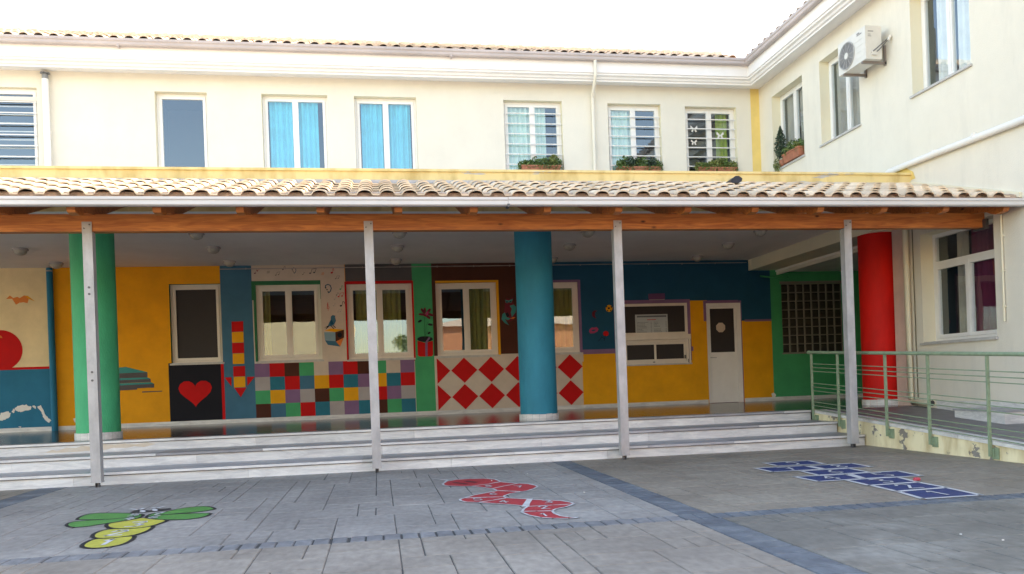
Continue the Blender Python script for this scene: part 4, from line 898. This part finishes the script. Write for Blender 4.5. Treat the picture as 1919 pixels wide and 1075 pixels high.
m = MB(); m.box(x0-.003, x0-.0008, y0+.10, y0+.24, z1-.09, z1-.075); m.box(x0-.003, x0-.0008, y0+.16, y0+.24, z1-.065, z1-.045); m.box(x0+.05, x0+.15, y0-.002, y0-.0005, z1-.10, z1-.085); m.box(x0+.05, x0+.10, y0-.002, y0-.0005, z1-.15, z1-.14); m.box(x0+.05, x0+.11, y0-.002, y0-.0005, z1-.18, z1-.17); m.build('marking', GR, AC)
m = MB()
for yb_ in (y0+.10, y1-.16): m.box(x0+.0, XW-.001, yb_, yb_+.035, z0-.04, z0-.001); m.box(XW-.035, XW-.001, yb_, yb_+.035, z0-.06, z0+.28)
m.build('wall_bracket', mat('bracket_brown', (.22, .19, .18), .5), AC)
m = MB(); m.tube([(x0+.17, y0-.01, z0+.10), (x0+.22, y0-.05, z0+.14), (XW-.06, y0-.06, z0+.32), (XW-.01, y0-.04, z0+.34)], .009, 6); m.tube([(x0+.10, y0-.01, z0+.10), (x0+.16, y0-.05, z0+.15), (XW-.06, y0-.06, z0+.34)], .009, 6); m.build('refrigerant_pipe', STEELD, AC)
m = MB(); m.tube([(XW-.075, y0-.06, z0+.29), (XW-.02, y0-.06, z0+.37)], .028, 8); m.build('pipe_wrap', ACM, AC); m = MB(); m.box(x0+.10, x0+.20, y0-.03, y0-.001, z0+.06, z0+.13); m.build('valve_cover', ACM, AC)

# ------------------------------------------------------------------ planters
def planter(name, label, x0, x1, y0, y1, z0, h, nleaf, lm, extra=None, cells=None, along='x'):
    t = thing(name, ((x0+x1)/2, (y0+y1)/2, z0), label, 'planter', 'terracotta planters on the window sills')
    m = MB(); b = .02
    for (a0, a1) in (cells or [(x0, x1)]):
        for rz_, (za, zb, g_) in enumerate(((z0, z0+h-.03, 0), (z0+h-.03, z0+h, .012))):
            q = [(a0+b-g_, y0+b-g_), (a1-b+g_, y0+b-g_), (a1-b+g_, y1-b+g_), (a0+b-g_, y1-b+g_)] if rz_ else [(a0+b, y0+b), (a1-b, y0+b), (a1-b, y1-b), (a0+b, y1-b)]
            qt = [(a0-g_, y0-g_), (a1+g_, y0-g_), (a1+g_, y1+g_), (a0-g_, y1+g_)]
            if rz_: q = qt
            m.add([(*p, za) for p in q]+[(*p, zb) for p in qt], [(3, 2, 1, 0), (4, 5, 6, 7), (0, 1, 5, 4), (1, 2, 6, 5), (2, 3, 7, 6), (3, 0, 4, 7)])
    m.build('trough', TERRA, t)
    m = MB(); stm = MB(); n = 9
    for k in range(n):
        f_ = (k+.5)/n; cx = x0+(x1-x0)*f_; cy = y0+(y1-y0)*random.uniform(.3, .7)
        if along == 'y': cx = x0+(x1-x0)*random.uniform(.3, .7); cy = y0+(y1-y0)*f_
        hh = random.uniform(.06, .19); leaves(m, (cx, cy, z0+h+hh*.5), (.11, .11, .05+hh*.6), nleaf//n*2//3, .036, random.choice([0, 0, 1]))
        leaves(m, (cx, cy-.05 if along == 'x' else cy, z0+h*.85), (.12, .08, .08), nleaf//n//3, .026, 0)
        stm.tube([(cx, cy, z0+h*.9), (cx+random.uniform(-.03, .03), cy, z0+h+hh)], .004, 4)
    pl = m.build('foliage', lm, t); stm.build('stems', LEAFD, t)
    return t
SZ = 5.573
planter('window_planter', 'terracotta trough of green plants under the barred window left of the downpipe', 3.20, 4.05, 6.90, 7.08, SZ, .19, 2300, [LEAF, LEAFL])
planter('window_planter', 'long terracotta trough of dark plants under the barred window right of the downpipe', 5.36, 6.33, 6.90, 7.08, SZ, .18, 2500, [LEAF, LEAFD])
planter('window_planter', 'pair of terracotta troughs below the window with butterflies and green curtain', 7.2, 8.1, 6.90, 7.08, SZ, .18, 2400, [LEAFL, LEAF], cells=[(7.22, 7.62), (7.66, 8.1)])
t = planter('window_planter', 'tilted terracotta planter with trailing plants on the wing sill beside the cypress', XW-.10, XW+.10, 5.2, 5.85, 5.545, .19, 900, [LEAF, LEAFL], along='y')
t = thing('potted_cypress', (XW+.02, 6.05, 5.545), 'small dark cypress growing in a pot at the far end of the wing sill', 'shrub')
m = MB(); m.lathe((XW+.02, 6.05), [(.001, 5.545), (.07, 5.545), (.085, 5.68), (.075, 5.68), (.001, 5.67)], 16); m.build('pot', TERRA, t)
m = MB(); m.tube([(XW+.02, 6.05, 5.66), (XW, 6.05, 5.9)], .012, 6); m.build('trunk', WOOD, t)
m = MB()
for k in range(26):
    f_ = k/25; r_ = .15*sin(pi*min(1, .18+f_*.85))**.8*(1-f_*.35)+.01
    leaves(m, (XW-.02, 6.05, 5.76+f_*.62), (r_, r_, .05), 85, .022, 0)
m.build('crown', LEAFD, t)
m = MB(); leaves(m, (XW-.06, 6.16, 5.62), (.08, .12, .12), 200, .025); leaves(m, (XW-.08, 6.1, 5.50), (.04, .1, .14), 90, .022); m.build('trailing_leaves', LEAFL, t)

# ------------------------------------------------------------------ painted courtyard games
def gpt(pts, ox, oy, s): return [onZ(ox+x/s, oy+y/s, 0) for x, y in pts]
GP = {k: mat('floor_paint_'+k, c, .6, .16, 6, .25, 40) for k, c in {'green': (.06, .27, .06), 'yellow': (.50, .47, .07), 'black': (.025, .025, .03), 'white': (.62, .62, .64), 'red': (.52, .035, .045), 'darkred': (.14, .02, .03), 'blue': (.012, .04, .16)}.items()}
def gpoly(m, pts, z, mi=0): m.add([(p[0], p[1], z) for p in pts], [tuple(range(len(pts)-1, -1, -1)) if area(pts) < 0 else tuple(range(len(pts)))], mi)
def area(p): return sum(p[i][0]*p[(i+1) % len(p)][1]-p[(i+1) % len(p)][0]*p[i][1] for i in range(len(p)))
def smooth(pts, it_=2):
    pts = [(p[0], p[1]) for p in pts]
    for _ in range(it_):
        o_ = []
        for i in range(len(pts)):
            a, b = pts[i], pts[(i+1) % len(pts)]; o_ += [(a[0]*.75+b[0]*.25, a[1]*.75+b[1]*.25), (a[0]*.25+b[0]*.75, a[1]*.25+b[1]*.75)]
        pts = o_
    return pts
def outline(m, pts, wd, z, mi, closed=True):
    pp = list(pts)+([pts[0]] if closed else [])
    for q in ribbons([(p[0], p[1]) for p in pp], wd): gpoly(m, q, z, mi)
DG = {'1': [[(.3, .75), (.55, 1), (.55, 0)]], '2': [[(.1, .75), (.3, 1), (.7, 1), (.85, .75), (.1, 0), (.9, 0)]], '3': [[(.1, .95), (.7, 1), (.8, .78), (.4, .55), (.85, .3), (.6, 0), (.1, .05)]],
      '4': [[(.65, 0), (.65, 1), (.1, .35), (.95, .35)]], '5': [[(.85, 1), (.2, 1), (.15, .58), (.7, .55), (.85, .25), (.6, 0), (.1, .05)]], '6': [[(.75, 1), (.3, .7), (.15, .25), (.45, 0), (.8, .2), (.65, .45), (.2, .4)]],
      '7': [[(.1, 1), (.9, 1), (.45, 0)], [(.35, .5), (.8, .5)]], '8': [[(.5, .55), (.2, .78), (.5, 1), (.8, .78), (.5, .55), (.15, .25), (.5, 0), (.85, .25), (.5, .55)]], '9': [[(.8, .6), (.35, .55), (.2, .8), (.5, 1), (.8, .8), (.75, .3), (.3, 0)]]}
def digit(m, d, c, s, z, mi, wd=.022, ang=0):
    for st_ in DG[d]:
        pts = []
        for x, y in st_:
            x, y = (x-.5)*s*.62, (y-.5)*s; pts.append((c[0]+x*cos(ang)-y*sin(ang), c[1]+x*sin(ang)+y*cos(ang)))
        outline(m, pts, wd, z, mi, False)
ZP = .0022
# dragonfly
A_ = lambda p: gpt(p, 110, 930, 6.19)
c = A_([(800, 300)])[0]
DF = thing('painted_dragonfly', (c.x, c.y, 0), 'green and yellow dragonfly counting game painted on the paving', 'floor game')
wings = [[(205, 268), (260, 232), (350, 205), (450, 195), (600, 193), (750, 195), (880, 200), (960, 207), (992, 216), (950, 235), (800, 255), (600, 266), (400, 272), (250, 272)],
         [(85, 340), (110, 312), (180, 295), (300, 283), (450, 275), (620, 265), (800, 248), (930, 230), (990, 220), (965, 240), (880, 262), (700, 295), (500, 325), (350, 350), (200, 362), (130, 358)],
         [(1050, 215), (1120, 195), (1220, 185), (1350, 155), (1500, 130), (1650, 117), (1760, 120), (1825, 145), (1800, 155), (1700, 172), (1560, 188), (1400, 200), (1250, 212), (1120, 222), (1010, 245)],
         [(1000, 250), (1100, 226), (1250, 215), (1450, 203), (1620, 198), (1780, 197), (1740, 225), (1650, 250), (1500, 270), (1350, 275), (1200, 272), (1080, 265)]]
bodies = [[(550, 345), (570, 320), (700, 300), (850, 275), (980, 248), (1100, 268), (1280, 278), (1220, 305), (1100, 345), (950, 370), (800, 380), (640, 378), (580, 365)],
          [(385, 470), (420, 430), (520, 395), (640, 378), (800, 380), (960, 368), (1110, 345), (1080, 380), (1000, 420), (880, 455), (700, 480), (520, 492), (430, 490)],
          [(260, 585), (300, 545), (400, 500), (520, 490), (700, 478), (880, 460), (885, 480), (840, 520), (750, 560), (600, 590), (450, 605), (330, 605)]]
for k, pl in enumerate(wings):
    q = smooth(A_(pl), 1); m = MB(); gpoly(m, q, ZP+.0003*k, 0); outline(m, q, .028, ZP+.0003*k+.00018, 1)
    m.build('wing', [GP['green'], GP['black']], DF)
for k, pl in enumerate(bodies[::-1]):
    q = smooth(A_(pl), 1); m = MB(); gpoly(m, q, ZP+.0012+.0004*k, 0); outline(m, q, .034, ZP+.0012+.0004*k+.0002, 1)
    m.build('body_segment', [GP['yellow'], GP['black']], DF)
m = MB(); gpoly(m, A_([(830, 190), (880, 170), (1000, 160), (1060, 168), (1100, 155), (1200, 148), (1300, 140), (1315, 152), (1200, 175), (1060, 182), (880, 196)]), ZP+.0026, 0)
for cx, cy in ((978, 176), (1120, 163)): gpoly(m, A_(ell(cx, cy, 35, 11)), ZP+.003, 1)
for q in ([(835, 150), (930, 160), (990, 142)], [(1085, 138), (1140, 143), (1220, 122)]): outline(m, A_(q), .035, ZP+.003, 1, False)
m.build('face', [GP['black'], GP['white']], DF)
for d, (cx, cy), s in (('1', (565, 535), .20), ('2', (690, 428), .20), ('3', (915, 325), .22), ('4', (825, 262), .13), ('5', (885, 218), .13), ('6', (1115, 243), .13), ('7', (1155, 203), .13)):
    m = MB(); digit(m, d, A_([(cx, cy)])[0], s*1.15, ZP+.0034, 0, .034 if s > .15 else .026); m.build('number', GP['white'], DF)
# worm
A_ = lambda p: gpt(p, 810, 880, 6.617)
c = A_([(900, 350)])[0]
WM = thing('painted_worm', (c.x, c.y, 0), 'red winding worm counting game with white outlines painted on the paving', 'floor game')
segs = [[(130, 180), (180, 150), (300, 125), (480, 115), (650, 112), (780, 122), (820, 135), (850, 150), (700, 180), (490, 208), (330, 208), (200, 203), (150, 195)],
        [(490, 208), (700, 180), (850, 155), (1060, 175), (900, 205), (750, 238), (620, 222)],
        [(750, 238), (900, 205), (1080, 172), (1200, 180), (1290, 200), (1310, 215), (1260, 240), (1180, 265), (1120, 275), (950, 268), (810, 262)],
        [(810, 265), (960, 270), (1110, 278), (980, 300), (900, 325), (890, 340), (700, 345), (400, 355), (520, 320), (680, 290)],
        [(345, 372), (400, 357), (700, 347), (890, 340), (930, 352), (750, 385), (570, 410), (430, 405), (360, 390)],
        [(570, 412), (750, 385), (930, 355), (1050, 362), (1200, 370), (1160, 420), (1140, 455), (1000, 440), (800, 425)],
        [(1230, 375), (1400, 380), (1600, 390), (1720, 410), (1765, 430), (1500, 445), (1190, 462), (1200, 420)],
        [(1190, 462), (1500, 445), (1765, 432), (1650, 470), (1540, 490), (1490, 515), (1300, 520), (1120, 522), (1140, 490)],
        [(1110, 525), (1300, 520), (1490, 518), (1520, 550), (1600, 580), (1700, 595), (1830, 602), (1700, 612), (1500, 610), (1350, 600), (1200, 570), (1130, 540)]]
for k, pl in enumerate(segs):
    q = [(p[0], p[1]) for p in A_(pl)]; m = MB(); gpoly(m, q, ZP+.0002*k, 0); outline(m, q, .022, ZP+.0022+.0002*k, 1); m.build('worm_segment', [GP['red'], GP['white']], WM)
m = MB(); outline(m, A_([(10, 118), (60, 120), (200, 135), (160, 152)]), .03, ZP+.0045, 0, False); outline(m, A_([(1215, 370), (1150, 462)]), .055, ZP+.0047, 0, False); m.build('antenna', GP['white'], WM)
m = MB(); gpoly(m, A_([(245, 160), (300, 158), (460, 178), (420, 185), (290, 172)]), ZP+.0024); gpoly(m, A_([(385, 145), (450, 140), (575, 158), (530, 165), (410, 152)]), ZP+.0024); m.build('eye_mark', GP['darkred'], WM)
for d, p_ in (('8', (700, 207)), ('7', (1075, 215)), ('6', (760, 305)), ('5', (570, 375)), ('4', (885, 402)), ('3', (1440, 404)), ('2', (1390, 475)), ('1', (1390, 567))):
    m = MB(); digit(m, d, A_([p_])[0], .15, ZP+.0052, 0, .018); m.build('number', GP['white'], WM)
# hopscotch
A_ = lambda p: gpt(p, 1400, 850, 4.172)
sq = {'1': [(1180, 298), (1560, 268), (1830, 325), (1375, 355)], '2': [(970, 250), (1340, 226), (1560, 266), (1170, 296)], '3': [(775, 208), (1180, 186), (1335, 224), (955, 250)],
      '4': [(370, 182), (780, 165), (905, 198), (560, 220)], '5': [(805, 160), (1180, 138), (1370, 175), (920, 196)], '6': [(420, 138), (800, 118), (960, 148), (560, 170)],
      '7': [(60, 115), (450, 97), (590, 124), (200, 145)], '8': [(480, 98), (820, 78), (975, 105), (610, 122)], '9': [(130, 75), (480, 57), (610, 82), (240, 97)]}
c = A_([(900, 200)])[0]
HS = thing('painted_hopscotch', (c.x, c.y, 0), 'blue hopscotch squares numbered one to nine painted on the paving', 'floor game')
for d, pl in sq.items():
    q = A_(pl); m = MB(); gpoly(m, q, ZP+.0002*int(d), 0); outline(m, [(p[0], p[1]) for p in q], .045, ZP+.0022+.0002*int(d), 1); s_ = m.build('square', [GP['blue'], GP['white']], HS)
    cc = sum(q, Vector((0, 0, 0)))/4; m = MB(); digit(m, d, cc, .26, ZP+.0048, 0, .026); m.build('number', GP['white'], s_)
p = A_([(1330, 214)])[0]
m = MB(); m.lathe((p.x, p.y), [(.001, .008), (.03, .008), (.036, .02), (.028, .034), (.001, .038)], 9, smooth=False)
m.build('pink_stone', mat('pink_stone_paint', (.55, .06, .09), .6), None, 'small pink stone lying on the edge of the hopscotch', 'stone', at=(p.x, p.y, 0))
# crumbs of litter on the paving
for i, (px, py) in enumerate(((989, 888), (1095, 923), (922, 901), (1801, 1002), (1880, 1013))):
    p = onZ(px, py, 0); m = MB(); s_ = .008; a = random.random()*3
    m.add([(p.x+s_*cos(a+k*pi/2)*random.uniform(.7, 1.3), p.y+s_*sin(a+k*pi/2)*random.uniform(.7, 1.3), z) for z in (.002, .008) for k in range(4)], [(3, 2, 1, 0), (4, 5, 6, 7), (0, 1, 5, 4), (1, 2, 6, 5), (2, 3, 7, 6), (3, 0, 4, 7)])
    m.build('paper_scrap', P['white'], None, 'tiny white paper scrap on the paving, ' + ['above the worm', 'right of the worm', 'above the head of the worm', 'in the lower right on dark paving', 'nearest the lower right corner'][i], 'litter', 'paper scraps on the paving', at=(p.x, p.y, 0))

# ------------------------------------------------------------------ buildings across the courtyard (seen mirrored in the panes)
def neighbour(name, label, x0, x1, y0, y1, h, wm, wins):
    t = thing(name, ((x0+x1)/2, y1, 0), label, 'building'); m = MB()
    hs = wins; TT = lambda u, v, ww: (u, y1-ww, v)
    wall(m, TT, x0, x1, -.01, h, hs, [], 0, .15); m.quad((x0, y0, -.01), (x0, y1, -.01), (x0, y1, h), (x0, y0, h)); m.quad((x1, y1, -.01), (x1, y0, -.01), (x1, y0, h), (x1, y1, h)); m.quad((x0, y0, -.01), (x1, y0, -.01), (x1, y0, h), (x0, y0, h))
    m.build('wall', wm, t)
    m = MB(); m.add([(x0-.3, y1+.3, h), (x1+.3, y1+.3, h), (x1+.3, y0-.3, h), (x0-.3, y0-.3, h), ((x0+x1)/2-1, (y0+y1)/2, h+1.4), ((x0+x1)/2+1, (y0+y1)/2, h+1.4)], [(0, 1, 5, 4), (1, 2, 5), (2, 3, 4, 5), (3, 0, 4), (0, 3, 2, 1)]); m.build('roof', TILEU, t)
    for (a, b, c_, d_) in hs:
        m = MB(); frame_boxes(m, TT, a, b, c_, d_, .06, .08, .13); wn = m.build('window', PVC, t); m = MB(); m.pbox(TT, a+.06, b-.06, c_+.06, d_-.06, .10, .12); m.build('pane', SCREEN, wn)
neighbour('neighbouring_building', 'sunlit cream building on the far side of the courtyard, mirrored in the panes', -20, -1.6, -34, -22, 6.2, mat('sunlit_cream_wall', (.72, .62, .42), .85), [(-16, -14.5, 3.6, 5), (-12, -10.5, 3.6, 5)])
neighbour('neighbouring_building', 'low orange building on the far side of the courtyard, mirrored in the panes', 2.9, 16, -30, -22, 4.5, mat('orange_wall', (.70, .30, .17), .85), [(9.0, 10.2, 1.6, 3.0)])
t = thing('courtyard_tree', (1.9, -21, 0), 'leafy tree between the cream and orange buildings across the courtyard', 'tree')
m = MB(); m.tube([(1.9, -21, 0), (1.8, -21, 1.6), (1.7, -21, 2.8)], [.14, .11, .07], 8); m.tube([(1.85, -21, 1.8), (1.3, -21.2, 3.0)], [.06, .03], 6); m.build('trunk', mat('bark', (.12, .09, .07), .9), t)
m = MB()
for k in range(22): leaves(m, (1.8+random.uniform(-.8, .6), -21+random.uniform(-.7, .7), 3.1+random.uniform(-.7, .9)), (.35, .35, .3), 90, .07)
m.build('crown', LEAF, t)
